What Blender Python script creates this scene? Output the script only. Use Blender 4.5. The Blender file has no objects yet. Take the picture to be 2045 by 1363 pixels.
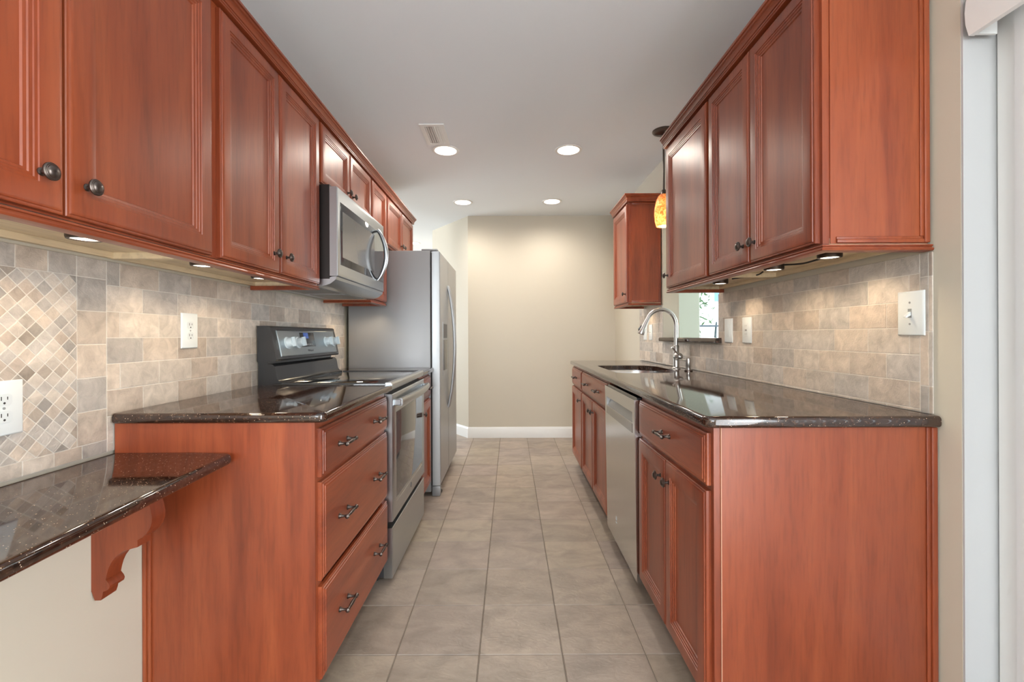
import bpy, bmesh, math, random
from mathutils import Vector, Matrix
random.seed(7)
PI = math.pi
SC = bpy.context.scene
COL = SC.collection

# ------------------------------------------------------------------ camera
cam_data = bpy.data.cameras.new('camera')
cam = bpy.data.objects.new('camera', cam_data)
COL.objects.link(cam)
cam_data.sensor_width = 36.0
cam_data.lens = 905.0 / 2045.0 * 36.0
cam_data.shift_x = 3.5 / 2045.0
cam_data.shift_y = -10.5 / 2045.0
cam_data.clip_start = 0.02
cam.matrix_world = (Matrix.Translation((0, 0, 1.14)) @ Matrix.Rotation(PI / 2, 4, 'X') @ Matrix.Rotation(-0.0039, 4, 'Z'))
SC.camera = cam
SC.view_settings.view_transform = 'Standard'
SC.view_settings.look = 'None'
SC.view_settings.gamma = 1.0
SC.view_settings.use_curve_mapping = False
SC.view_settings.exposure = 1.05

# ------------------------------------------------------------------ sky and daylight fill
world = bpy.data.worlds.new('world')
SC.world = world
world.use_nodes = True
bg = world.node_tree.nodes['Background']
bg.inputs[0].default_value = (0.86, 0.94, 1.0, 1)
bg.inputs[1].default_value = 3.0


def area(name, loc, direction, sx, sy, energy, color=(1, 1, 1), spread=PI):
    d = bpy.data.lights.new(name, 'AREA')
    d.shape = 'RECTANGLE'
    d.size, d.size_y = sx, sy
    d.energy = energy
    d.color = color
    d.spread = spread
    o = bpy.data.objects.new(name, d)
    COL.objects.link(o)
    o.location = loc
    o.rotation_euler = Vector(direction).to_track_quat('-Z', 'Y').to_euler()
    return o


# added fill lamps standing for daylight at unseen windows and the patio door
area('daylight_fill_back', (-0.6, -3.86, 1.35), (0, 1, 1.5), 2.6, 1.7, 66, (0.92, 0.97, 1.0))  # this and the west lamp tilt up to brighten the ceiling
area('daylight_fill_west', (-4.36, -1.6, 1.35), (1, 0.1, 1.5), 2.2, 1.7, 225, (0.92, 0.97, 1.0))
area('daylight_fill_hall', (-4.36, 6.6, 1.4), (1, -0.1, 0.8), 2.2, 1.7, 50, (0.92, 0.97, 1.0))
area('daylight_fill_dining', (4.46, 3.3, 1.4), (-1, 0, 0.1), 2.2, 1.5, 30, (0.92, 1.0, 0.97))
area('daylight_fill_patio', (1.155, -0.36, 1.05), (-1, 0, 0.12), 1.0, 1.85, 21, (0.95, 0.98, 1.0))


# ------------------------------------------------------------------ materials
def newmat(name):
    m = bpy.data.materials.new(name)
    m.use_nodes = True
    nt = m.node_tree
    return m, nt, nt.nodes['Principled BSDF']


def mat(name, col, rough=0.5, metal=0.0, coat=0.0, coat_rough=0.05, emit=None, estr=0.0, trans=0.0, alpha=1.0, spec=0.5, aniso=0.0):
    m, nt, p = newmat(name)
    p.inputs['Base Color'].default_value = (*col, 1)
    p.inputs['Roughness'].default_value = rough
    p.inputs['Metallic'].default_value = metal
    p.inputs['Coat Weight'].default_value = coat
    p.inputs['Coat Roughness'].default_value = coat_rough
    p.inputs['Transmission Weight'].default_value = trans
    p.inputs['Specular IOR Level'].default_value = spec
    p.inputs['Anisotropic'].default_value = aniso
    p.inputs['Alpha'].default_value = alpha
    if emit:
        p.inputs['Emission Color'].default_value = (*emit, 1)
        p.inputs['Emission Strength'].default_value = estr
    return m


def N(nt, typ, **kw):
    n = nt.nodes.new(typ)
    for k, v in kw.items():
        setattr(n, k, v)
    return n


def ramp(nt, stops):
    r = N(nt, 'ShaderNodeValToRGB')
    e = r.color_ramp.elements
    e[0].position, e[0].color = stops[0][0], (*stops[0][1], 1)
    e[1].position, e[1].color = stops[-1][0], (*stops[-1][1], 1)
    for p, c in stops[1:-1]:
        x = e.new(p)
        x.color = (*c, 1)
    return r


def coords(nt, scale, rnd=True):
    tc = N(nt, 'ShaderNodeTexCoord')
    mp = N(nt, 'ShaderNodeMapping')
    mp.inputs['Scale'].default_value = scale
    nt.links.new(tc.outputs['Object'], mp.inputs['Vector'])
    if rnd:
        oi = N(nt, 'ShaderNodeObjectInfo')
        mu = N(nt, 'ShaderNodeMath', operation='MULTIPLY')
        mu.inputs[1].default_value = 37.0
        cb = N(nt, 'ShaderNodeCombineXYZ')
        nt.links.new(oi.outputs['Random'], mu.inputs[0])
        for i in range(3):
            nt.links.new(mu.outputs[0], cb.inputs[i])
        nt.links.new(cb.outputs[0], mp.inputs['Location'])
    return mp


def wood(name, scale, stops, rough=0.36, coat=0.25, tone=0.16):
    m, nt, p = newmat(name)
    L = nt.links.new
    mp = coords(nt, scale)
    n1 = N(nt, 'ShaderNodeTexNoise')
    n1.inputs['Scale'].default_value = 1.0
    n1.inputs['Detail'].default_value = 5
    n1.inputs['Roughness'].default_value = 0.55
    n1.inputs['Distortion'].default_value = 0.6
    L(mp.outputs[0], n1.inputs['Vector'])
    r = ramp(nt, stops)
    L(n1.outputs['Fac'], r.inputs[0])
    mp2 = coords(nt, tuple(s * 9 for s in scale))
    n2 = N(nt, 'ShaderNodeTexNoise')
    n2.inputs['Scale'].default_value = 1.4
    n2.inputs['Detail'].default_value = 3
    L(mp2.outputs[0], n2.inputs['Vector'])
    r2 = ramp(nt, [(0.33, (0.72, 0.70, 0.68)), (0.52, (1, 1, 1)), (0.75, (1.05, 1.05, 1.05))])
    L(n2.outputs['Fac'], r2.inputs[0])
    mx = N(nt, 'ShaderNodeMixRGB', blend_type='MULTIPLY')
    mx.inputs[0].default_value = 0.55
    L(r.outputs[0], mx.inputs[1])
    L(r2.outputs[0], mx.inputs[2])
    # every board takes its own slightly different tone
    oi = N(nt, 'ShaderNodeObjectInfo')
    mr = N(nt, 'ShaderNodeMapRange')
    mr.inputs['To Min'].default_value = 1 - tone / 2
    mr.inputs['To Max'].default_value = 1 + tone / 2
    L(oi.outputs['Random'], mr.inputs['Value'])
    hs = N(nt, 'ShaderNodeHueSaturation')
    L(mr.outputs[0], hs.inputs['Value'])
    L(mx.outputs[0], hs.inputs['Color'])
    L(hs.outputs[0], p.inputs['Base Color'])
    p.inputs['Roughness'].default_value = rough
    p.inputs['Coat Weight'].default_value = coat
    p.inputs['Coat Roughness'].default_value = 0.28
    b = N(nt, 'ShaderNodeBump')
    b.inputs['Strength'].default_value = 0.03
    b.inputs['Distance'].default_value = 0.002
    L(n2.outputs['Fac'], b.inputs['Height'])
    L(b.outputs[0], p.inputs['Normal'])
    return m


CH = [(0.28, (0.160, 0.0280, 0.0095)), (0.5, (0.255, 0.0510, 0.0170)), (0.74, (0.340, 0.0800, 0.0270))]
M_CHERRY = wood('cherry_vertical_grain', (9, 9, 0.8), CH)
M_CHERRY_H = wood('cherry_level_grain', (9, 0.8, 9), CH)
M_MAPLE = wood('pale_maple', (5, 0.8, 6), [(0.3, (0.66, 0.51, 0.32)), (0.5, (0.74, 0.60, 0.40)), (0.75, (0.80, 0.67, 0.46))], 0.5, 0.05, 0.06)
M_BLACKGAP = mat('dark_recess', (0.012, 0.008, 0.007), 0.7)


def paint(name, col, bump=0.05, scale=180, rough=0.6):
    m, nt, p = newmat(name)
    L = nt.links.new
    p.inputs['Base Color'].default_value = (*col, 1)
    p.inputs['Roughness'].default_value = rough
    mp = coords(nt, (1, 1, 1), False)
    n = N(nt, 'ShaderNodeTexNoise')
    n.inputs['Scale'].default_value = scale
    n.inputs['Detail'].default_value = 3
    L(mp.outputs[0], n.inputs['Vector'])
    b = N(nt, 'ShaderNodeBump')
    b.inputs['Strength'].default_value = bump
    b.inputs['Distance'].default_value = 0.002
    L(n.outputs['Fac'], b.inputs['Height'])
    L(b.outputs[0], p.inputs['Normal'])
    return m


M_WALL = paint('beige_wall_paint', (0.60, 0.55, 0.455))
M_WALL_GREEN = paint('pale_sage_wall_paint', (0.50, 0.53, 0.46))
M_CEIL = paint('ceiling_paint', (0.84, 0.885, 0.93), 0.12, 60, 0.8)
M_WHITE = paint('white_trim_paint', (0.80, 0.80, 0.79), 0.01, 50, 0.35)
M_PLASTIC = mat('white_plastic', (0.72, 0.76, 0.77), 0.32)
M_PLASTIC_LINE = mat('plate_grey_line', (0.30, 0.31, 0.31), 0.5)  # grey for the screws and slots of the plates
M_SLOT = mat('outlet_slot', (0.03, 0.03, 0.03), 0.6)


def stone(name, mott=(0.8, 1.12), scale=14, bump=0.25, rough=0.45, attr=True, col=(0.5, 0.45, 0.4), streak=(1, 1, 1)):
    m, nt, p = newmat(name)
    L = nt.links.new
    mp = coords(nt, streak, False)
    n = N(nt, 'ShaderNodeTexNoise')
    n.inputs['Scale'].default_value = scale
    n.inputs['Detail'].default_value = 8
    n.inputs['Roughness'].default_value = 0.62
    n.inputs['Distortion'].default_value = 0.7
    L(mp.outputs[0], n.inputs['Vector'])
    r = ramp(nt, [(0.3, (mott[0],) * 3), (0.7, (mott[1],) * 3)])
    L(n.outputs['Fac'], r.inputs[0])
    mx = N(nt, 'ShaderNodeMixRGB', blend_type='MULTIPLY')
    mx.inputs[0].default_value = 1
    if attr:
        a = N(nt, 'ShaderNodeAttribute', attribute_name='tint')
        L(a.outputs['Color'], mx.inputs[1])
    else:
        mx.inputs[1].default_value = (*col, 1)
    L(r.outputs[0], mx.inputs[2])
    L(mx.outputs[0], p.inputs['Base Color'])
    p.inputs['Roughness'].default_value = rough
    n3 = N(nt, 'ShaderNodeTexNoise')
    n3.inputs['Scale'].default_value = scale * 4
    n3.inputs['Detail'].default_value = 6
    n3.inputs['Distortion'].default_value = 1.5
    L(mp.outputs[0], n3.inputs['Vector'])
    b = N(nt, 'ShaderNodeBump')
    b.inputs['Strength'].default_value = bump
    b.inputs['Distance'].default_value = 0.004
    L(n3.outputs['Fac'], b.inputs['Height'])
    L(b.outputs[0], p.inputs['Normal'])
    return m


M_TILE = stone('glazed_slate_tile', (0.74, 1.17), 22, 0.45, 0.38)
M_FLOORTILE = stone('floor_stone_tile', (0.74, 1.20), 8, 0.38, 0.42, streak=(0.75, 1.2, 1))
M_GROUT = mat('pale_grout', (0.70, 0.66, 0.60), 0.8)
M_FLOORGROUT = mat('floor_grout', (0.21, 0.175, 0.14), 0.8)


def granite():
    m, nt, p = newmat('dark_speckled_granite')
    L = nt.links.new
    mp = coords(nt, (1, 1, 1), False)
    v = N(nt, 'ShaderNodeTexVoronoi')
    v.inputs['Scale'].default_value = 260
    L(mp.outputs[0], v.inputs['Vector'])
    n = N(nt, 'ShaderNodeTexNoise')
    n.inputs['Scale'].default_value = 90
    n.inputs['Detail'].default_value = 6
    L(mp.outputs[0], n.inputs['Vector'])
    r0 = ramp(nt, [(0.35, (0.012, 0.005, 0.0035)), (0.55, (0.036, 0.016, 0.010)), (0.75, (0.085, 0.042, 0.024))])
    L(n.outputs['Fac'], r0.inputs[0])
    sep = N(nt, 'ShaderNodeSeparateColor')
    L(v.outputs['Color'], sep.inputs[0])
    r1 = ramp(nt, [(0.87, (0, 0, 0)), (0.90, (1, 1, 1))])
    L(sep.outputs[0], r1.inputs[0])
    r2 = ramp(nt, [(0.16, (1, 1, 1)), (0.30, (0, 0, 0))])
    L(v.outputs['Distance'], r2.inputs[0])
    mul = N(nt, 'ShaderNodeMath', operation='MULTIPLY')
    L(r1.outputs[0], mul.inputs[0])
    L(r2.outputs[0], mul.inputs[1])
    mx = N(nt, 'ShaderNodeMixRGB')
    L(mul.outputs[0], mx.inputs[0])
    L(r0.outputs[0], mx.inputs[1])
    mx.inputs[2].default_value = (0.75, 0.56, 0.40, 1)
    L(mx.outputs[0], p.inputs['Base Color'])
    p.inputs['Roughness'].default_value = 0.06
    p.inputs['IOR'].default_value = 1.75
    return m


M_GRANITE = granite()


def brushed(name, col, rough=0.28, scale=(3, 3, 40), metal=1.0, bump=0.03):
    m, nt, p = newmat(name)
    L = nt.links.new
    p.inputs['Base Color'].default_value = (*col, 1)
    p.inputs['Metallic'].default_value = metal
    mp = coords(nt, scale, False)
    n = N(nt, 'ShaderNodeTexNoise')
    n.inputs['Scale'].default_value = 1
    n.inputs['Detail'].default_value = 2
    L(mp.outputs[0], n.inputs['Vector'])
    mr = N(nt, 'ShaderNodeMapRange')
    mr.inputs['To Min'].default_value = rough * 0.97
    mr.inputs['To Max'].default_value = rough * 1.03
    L(n.outputs['Fac'], mr.inputs['Value'])
    L(mr.outputs[0], p.inputs['Roughness'])
    return m


M_STEEL = brushed('brushed_stainless', (0.50, 0.53, 0.555), 0.30)
M_STEEL_FR = brushed('fridge_stainless', (0.40, 0.41, 0.42), 0.36, metal=0.55)
M_STEEL_DW = brushed('dishwasher_stainless', (0.58, 0.565, 0.555), 0.20)
M_STEEL_SINK = mat('sink_steel', (0.62, 0.62, 0.62), 0.25, 1.0)
M_NICKEL = mat('brushed_nickel', (0.52, 0.505, 0.485), 0.32, 1.0)
M_FRIDGESIDE = mat('fridge_side_enamel', (0.30, 0.30, 0.305), 0.38, 0.25)
M_DARKSTEEL = mat('dark_grey_enamel', (0.07, 0.07, 0.075), 0.35, 0.3)
M_BLACKGLASS = mat('black_glass', (0.012, 0.013, 0.015), 0.04, 0, 0.8, 0.02)
M_BLACK = mat('black_enamel', (0.018, 0.019, 0.021), 0.22, 0, 0.3)
M_OVENGLASS = mat('oven_mirror_glass', (0.22, 0.22, 0.22), 0.06, 0.75)
M_BRONZE = mat('oil_rubbed_bronze', (0.12, 0.098, 0.088), 0.28, 0.9)
M_PUCK = mat('puck_bronze', (0.055, 0.035, 0.025), 0.35, 0.6)
M_CABLE = mat('black_cable', (0.02, 0.018, 0.017), 0.5)
M_PUCKLENS = mat('puck_lens', (1, 0.9, 0.75), 0.4, emit=(1.0, 0.90, 0.74), estr=3.0)
M_CANLENS = mat('downlight_lens', (1, 0.95, 0.88), 0.4, emit=(1.0, 0.94, 0.84), estr=14)
M_BULB = mat('pendant_bulb', (1, 0.8, 0.5), 0.4, emit=(1.0, 0.80, 0.50), estr=5)
M_LCD = mat('clock_display', (0.01, 0.02, 0.08), 0.3, emit=(0.04, 0.09, 0.28), estr=0.5)
M_LCDLIT = mat('clock_lit', (0.5, 0.6, 0.9), 0.3, emit=(0.6, 0.72, 1.0), estr=1.0)
M_WRAP = mat('clear_grey_film', (0.62, 0.70, 0.74), 0.25)
M_FILTER = mat('grease_filter', (0.30, 0.30, 0.30), 0.5, 0.7)
M_ENGRAVE = mat('etched_mark', (0.16, 0.16, 0.17), 0.5, 0.5)
M_VANE = None


def vane_mat():
    m, nt, p = newmat('white_vane')
    p.inputs['Base Color'].default_value = (0.82, 0.82, 0.82, 1)
    p.inputs['Roughness'].default_value = 0.5
    t = N(nt, 'ShaderNodeBsdfTranslucent')
    t.inputs[0].default_value = (0.8, 0.8, 0.8, 1)
    mx = N(nt, 'ShaderNodeMixShader')
    mx.inputs[0].default_value = 0.35
    out = nt.nodes['Material Output']
    nt.links.new(p.outputs[0], mx.inputs[1])
    nt.links.new(t.outputs[0], mx.inputs[2])
    nt.links.new(mx.outputs[0], out.inputs[0])
    return m


M_VANE = vane_mat()


def glass_pane():
    m, nt, p = newmat('window_glass')
    g = N(nt, 'ShaderNodeBsdfGlossy')
    g.inputs['Roughness'].default_value = 0.02
    t = N(nt, 'ShaderNodeBsdfTransparent')
    mx = N(nt, 'ShaderNodeMixShader')
    mx.inputs[0].default_value = 0.06
    nt.links.new(t.outputs[0], mx.inputs[1])
    nt.links.new(g.outputs[0], mx.inputs[2])
    nt.links.new(mx.outputs[0], nt.nodes['Material Output'].inputs[0])
    return m


M_PANE = glass_pane()


def amber():
    m, nt, p = newmat('amber_mottled_glass')
    L = nt.links.new
    mp = coords(nt, (1, 1, 1), False)
    n = N(nt, 'ShaderNodeTexNoise')
    n.inputs['Scale'].default_value = 60
    n.inputs['Detail'].default_value = 5
    n.inputs['Distortion'].default_value = 1.2
    L(mp.outputs[0], n.inputs['Vector'])
    r = ramp(nt, [(0.36, (0.44, 0.20, 0.09)), (0.5, (0.68, 0.42, 0.23)), (0.66, (0.84, 0.64, 0.44))])
    L(n.outputs['Fac'], r.inputs[0])
    L(r.outputs[0], p.inputs['Base Color'])
    p.inputs['Roughness'].default_value = 0.15
    t = N(nt, 'ShaderNodeBsdfTranslucent')
    L(r.outputs[0], t.inputs[0])
    tr = N(nt, 'ShaderNodeBsdfTransparent')
    L(r.outputs[0], tr.inputs[0])
    m1 = N(nt, 'ShaderNodeMixShader')
    m1.inputs[0].default_value = 0.55
    L(p.outputs[0], m1.inputs[1])
    L(t.outputs[0], m1.inputs[2])
    m2 = N(nt, 'ShaderNodeMixShader')
    m2.inputs[0].default_value = 0.22
    L(m1.outputs[0], m2.inputs[1])
    L(tr.outputs[0], m2.inputs[2])
    L(m2.outputs[0], nt.nodes['Material Output'].inputs[0])
    return m


M_AMBER = amber()


# ------------------------------------------------------------------ geometry helpers
class B:
    """collects shapes in world coordinates and links them as ONE mesh object"""

    def __init__(self):
        self.bm = bmesh.new()
        self.tint = None

    def _face(self, vs, tint=None):
        try:
            f = self.bm.faces.new(vs)
        except ValueError:
            return None
        if tint is not None:
            if self.tint is None:
                self.tint = self.bm.loops.layers.float_color.new('tint')
            for l in f.loops:
                l[self.tint] = (*tint, 1)
        return f

    def quad(self, pts, tint=None):
        return self._face([self.bm.verts.new(p) for p in pts], tint)

    def box(self, x0, x1, y0, y1, z0, z1, r=0.0, seg=2):
        if x0 > x1: x0, x1 = x1, x0
        if y0 > y1: y0, y1 = y1, y0
        if z0 > z1: z0, z1 = z1, z0
        b2 = bmesh.new()
        bmesh.ops.create_cube(b2, size=1)
        for v in b2.verts:
            v.co = Vector(((x0 + x1) / 2 + v.co.x * (x1 - x0), (y0 + y1) / 2 + v.co.y * (y1 - y0), (z0 + z1) / 2 + v.co.z * (z1 - z0)))
        if r > 0:
            bmesh.ops.bevel(b2, geom=b2.edges[:], offset=r, segments=seg, affect='EDGES', profile=0.5)
        self.add(b2)
        return self

    def add(self, b2, M=None):
        me = bpy.data.meshes.new('tmp')
        b2.to_mesh(me)
        b2.free()
        if M is not None:
            me.transform(M)
        self.bm.from_mesh(me)
        bpy.data.meshes.remove(me)

    def lathe(self, prof, origin, axis, segs=24, cap=True):
        ax = Vector(axis).normalized()
        t = Vector((0, 0, 1)) if abs(ax.z) < 0.9 else Vector((1, 0, 0))
        u = ax.cross(t).normalized()
        w = ax.cross(u)
        o = Vector(origin)
        rings = []
        for r, h in prof:
            ring = []
            for k in range(segs):
                a = 2 * PI * k / segs
                ring.append(self.bm.verts.new(o + ax * h + (u * math.cos(a) + w * math.sin(a)) * max(r, 1e-5)))
            rings.append(ring)
        for a, b in zip(rings, rings[1:]):
            for k in range(segs):
                self._face([a[k], a[(k + 1) % segs], b[(k + 1) % segs], b[k]])
        if cap:
            self._face(rings[0][::-1])
            self._face(rings[-1])
        return self

    def tube(self, pts, rad, segs=12, cap=True, flat=1.0):
        pts = [Vector(p) for p in pts]
        n = len(pts)
        if not isinstance(rad, (list, tuple)):
            rad = [rad] * n
        rings = []
        up = None
        for i, p in enumerate(pts):
            d = (pts[min(i + 1, n - 1)] - pts[max(i - 1, 0)]).normalized()
            if up is None:
                up = Vector((0, 1, 0)) if abs(d.y) < 0.9 else Vector((0, 0, 1))
            u = (up - d * up.dot(d)).normalized()
            up = u
            w = d.cross(u)
            rings.append([self.bm.verts.new(p + (u * math.cos(2 * PI * k / segs) * flat + w * math.sin(2 * PI * k / segs)) * rad[i]) for k in range(segs)])
        for a, b in zip(rings, rings[1:]):
            for k in range(segs):
                self._face([a[k], a[(k + 1) % segs], b[(k + 1) % segs], b[k]])
        if cap:
            self._face(rings[0][::-1])
            self._face(rings[-1])
        return self

    def prism(self, poly, fn, a, b, smooth=False):
        """poly (p,q) points swept from a to b; fn(p,q,t) -> world point"""
        v0 = [self.bm.verts.new(fn(p, q, a)) for p, q in poly]
        v1 = [self.bm.verts.new(fn(p, q, b)) for p, q in poly]
        n = len(poly)
        for k in range(n):
            self._face([v0[k], v0[(k + 1) % n], v1[(k + 1) % n], v1[k]])
        self._face(v0[::-1])
        self._face(v1)
        return self

    def rings(self, fn, w, h, prof, mullion=None):
        """nested rectangles: prof (inset, height); fn(u,v,n) -> world point"""
        prev = None
        for ins, n in prof:
            cur = [self.bm.verts.new(fn(u, v, n)) for u, v in ((ins, ins), (w - ins, ins), (w - ins, h - ins), (ins, h - ins))]
            if prev is None:
                self._face(cur[::-1])
            else:
                for k in range(4):
                    self._face([prev[k], prev[(k + 1) % 4], cur[(k + 1) % 4], cur[k]])
            prev = cur
        self._face(prev)
        return self

    def sweep(self, path, prof, cap=True):
        """profile (outward, z) along a plan path with mitred corners; outward is to the right of travel"""
        n = len(path)
        P = [Vector((p[0], p[1])) for p in path]
        rings = []
        for i in range(n):
            d0 = (P[i] - P[i - 1]).normalized() if i > 0 else None
            d1 = (P[i + 1] - P[i]).normalized() if i < n - 1 else None
            d0 = d0 or d1
            d1 = d1 or d0
            n0 = Vector((d0.y, -d0.x))
            n1 = Vector((d1.y, -d1.x))
            m = (n0 + n1).normalized()
            k = 1.0 / max(0.2, m.dot(n0))
            rings.append([self.bm.verts.new((P[i].x + m.x * o * k, P[i].y + m.y * o * k, z)) for o, z in prof])
        c = len(prof)
        for a, b in zip(rings, rings[1:]):
            for k in range(c):
                self._face([a[k], a[(k + 1) % c], b[(k + 1) % c], b[k]])
        if cap:
            self._face(rings[0][::-1])
            self._face(rings[-1])
        return self

    def mesh(self, name, m, origin=(0, 0, 0), angle=35, flat=False):
        bm = self.bm
        bmesh.ops.recalc_face_normals(bm, faces=bm.faces[:])
        me = bpy.data.meshes.new(name)
        bm.to_mesh(me)
        bm.free()
        me.transform(Matrix.Translation(-Vector(origin)))
        ms = m if isinstance(m, (list, tuple)) else [m]
        for x in ms:
            me.materials.append(x)
        if not flat:
            me.polygons.foreach_set('use_smooth', [True] * len(me.polygons))
            me.set_sharp_from_angle(angle=math.radians(angle))
        me.update()
        return me


def root_of(o):
    while o.parent is not None:
        o = o.parent
    return o


def part(name, b, m, parent, angle=35, flat=False, label=None):
    """link a mesh as a part (or sub-part) of a thing; shapes are given in world coordinates"""
    org = Vector((0, 0, 0))
    q = parent
    while q is not None:
        org += q.location
        q = q.parent
    o = bpy.data.objects.new(name, b.mesh(name, m, org, angle, flat))
    COL.objects.link(o)
    o.parent = parent
    if label:
        o['label'] = label
    return o


def tag(o, label, cat, group=None):
    o['label'] = label
    o['category'] = cat
    o['kind'] = 'thing'
    if group:
        o['group'] = group
    return o


def thing(name, label, cat, loc, group=None):
    o = bpy.data.objects.new(name, None)
    o.empty_display_size = 0.05
    COL.objects.link(o)
    o.location = loc
    return tag(o, label, cat, group)


def solid(name, b, m, label, cat, loc, group=None, angle=35, flat=False):
    o = bpy.data.objects.new(name, b.mesh(name, m, loc, angle, flat))
    COL.objects.link(o)
    o.location = loc
    return tag(o, label, cat, group)


def struct(name, b, m, flat=True):
    o = bpy.data.objects.new(name, b.mesh(name, m, flat=flat))
    COL.objects.link(o)
    o['kind'] = 'structure'
    return o


def copy_tree(o, parent=None):
    c = o.copy()
    COL.objects.link(c)
    c.parent = parent
    for ch in list(o.children):
        copy_tree(ch, c)
    return c


def boolean_cut(o, cutter_b):
    me = cutter_b.mesh('cutter', M_WHITE, flat=True)
    co = bpy.data.objects.new('cutter', me)
    COL.objects.link(co)
    md = o.modifiers.new('cut', 'BOOLEAN')
    md.operation = 'DIFFERENCE'
    md.solver = 'EXACT'
    md.object = co
    dg = bpy.context.evaluated_depsgraph_get()
    dg.update()
    new = bpy.data.meshes.new_from_object(o.evaluated_get(dg))
    o.modifiers.clear()
    o.data = new
    bpy.data.objects.remove(co)


# ------------------------------------------------------------------ room shell
XL, XR = -1.172, 1.163          # tile faces
WL, WR = -1.180, 1.170          # wall faces
CZ = 2.482                      # ceiling height
YF = 5.067                      # far wall

# floor: stone tiles on a grout bed
TP = 0.2974
fx0, fy0 = -0.115, 1.619
b = B()
b.box(-4.6, 4.7, -4.1, 9.1, -0.06, -0.003)
floor = struct('floor', b, M_FLOORGROUT)
b = B()
for i in range(-16, 18):
    for j in range(-19, 26):
        x0, y0 = fx0 + i * TP, fy0 + j * TP
        x1, y1 = x0 + TP, y0 + TP
        x0, x1, y0, y1 = max(x0, -4.5), min(x1, 4.6), max(y0, -4.0), min(y1, 9.0)
        if x1 - x0 < 0.02 or y1 - y0 < 0.02:
            continue
        v = random.uniform(0.90, 1.09)
        t = (0.355 * v, 0.289 * v * random.uniform(0.985, 1.015), 0.234 * v * random.uniform(0.96, 1.04))
        g = 0.0017
        e = 0.0035
        A = [(x0 + g, y0 + g), (x1 - g, y0 + g), (x1 - g, y1 - g), (x0 + g, y1 - g)]
        C = [(x0 + e, y0 + e), (x1 - e, y0 + e), (x1 - e, y1 - e), (x0 + e, y1 - e)]
        va = [b.bm.verts.new((p[0], p[1], -0.003)) for p in A]
        vb = [b.bm.verts.new((p[0], p[1], 0.0)) for p in C]
        for k in range(4):
            b._face([va[k], va[(k + 1) % 4], vb[(k + 1) % 4], vb[k]], t)
        b._face(vb, t)
ft = part('floor_tiles', b, M_FLOORTILE, floor, flat=True)
ft['kind'] = 'structure'

# ceiling with openings for the recessed lights
CANS = [(-0.462, 3.275), (0.425, 3.275), (-0.470, 4.545), (0.422, 4.53), (-1.385, 6.53)]
b = B()
b.box(-4.6, 4.7, -4.1, 9.1, CZ, CZ + 0.14)
ceiling = struct('ceiling', b, M_CEIL)
cb_ = B()
for x, y in CANS:
    cb_.lathe([(0.0765, CZ - 0.05), (0.0765, CZ + 0.11)], (x, y, 0), (0, 0, 1), 40)
boolean_cut(ceiling, cb_)

# left wall and the thicker half wall under the desk
b = B()
b.box(WL - 0.12, WL, -0.6, 4.26, 0, CZ)
struct('wall_left', b, M_WALL)
b = B()
b.box(WL, -1.083, -0.6, 1.339, 0, 0.7685)
struct('wall_left_low', b, M_WALL)

# right wall: patio door opening, solid stretch, pass-through, solid stretch
OY0, OY1, OZ0, OZ1 = 2.5375, 3.462, 1.092, 2.035
b = B()
b.box(WR, WR + 0.12, -4.0, -0.95, 0, CZ)
b.box(WR, WR + 0.12, -0.95, 1.175, 2.08, CZ)
b.box(WR, WR + 0.12, 1.175, OY0, 0, CZ)
b.box(WR, WR + 0.12, OY0, OY1, 0, OZ0)
b.box(WR, WR + 0.12, OY0, OY1, OZ1, CZ)
b.box(WR, WR + 0.12, OY1, YF, 0, CZ)
struct('wall_right', b, M_WALL)

# far wall (runs on behind the pass-through) with a window, and the angled corner
b = B()
WX0, WX1, WZ0, WZ1 = 2.115, 3.15, 0.80, 2.06
b.box(-0.470, WR + 0.06, YF, YF + 0.12, 0, CZ)
struct('wall_far', b, M_WALL)
b = B()
b.box(WR + 0.0605, WX0, YF, YF + 0.12, 0, CZ)
b.box(WX0, WX1, YF, YF + 0.12, 0, WZ0)
b.box(WX0, WX1, YF, YF + 0.12, WZ1, CZ)
b.box(WX1, 4.6, YF, YF + 0.12, 0, CZ)
struct('wall_dining_far', b, M_WALL_GREEN)
b = B()
b.prism([(-0.470, YF), (-0.470, YF + 0.12), (-0.86, 5.80), (-0.985, 5.765)], lambda p, q, t: (p, q, t), 0, CZ)
struct('wall_corner', b, M_WALL)
b = B()
b.box(-0.975, -0.86, 5.80, 9.0, 0, CZ)
b.box(-4.6, -0.86, 9.0, 9.12, 0, CZ)
struct('wall_hall', b, M_WALL)
# west wall with two windows, back wall with one, dining room walls
def wall_with_windows(name, axis, c0, c1, a0, a1, wins, m):
    b = B()
    cur = a0
    def bx(s, e, z0, z1):
        if axis == 'x': b.box(c0, c1, s, e, z0, z1)
        else: b.box(s, e, c0, c1, z0, z1)
    for s, e, z0, z1 in wins:
        bx(cur, s, 0, CZ)
        bx(s, e, 0, z0)
        bx(s, e, z1, CZ)
        cur = e
    bx(cur, a1, 0, CZ)
    return struct(name, b, m)
wall_with_windows('wall_west', 'x', -4.62, -4.5, -4.0, 9.0, [(-2.75, -0.45, 0.45, 2.25), (5.45, 7.75, 0.5, 2.3)], M_WALL)
wall_with_windows('wall_back', 'y', -4.12, -4.0, -4.6, WR, [(-1.95, 0.75, 0.45, 2.25)], M_WALL)
wall_with_windows('wall_dining', 'x', 4.6, 4.72, 1.3, 5.2, [(2.15, 4.45, 0.6, 2.2)], M_WALL_GREEN)
b = B()
b.box(1.30, 4.6, 1.30, 1.42, 0, CZ)
struct('wall_dining_near', b, M_WALL_GREEN)


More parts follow.
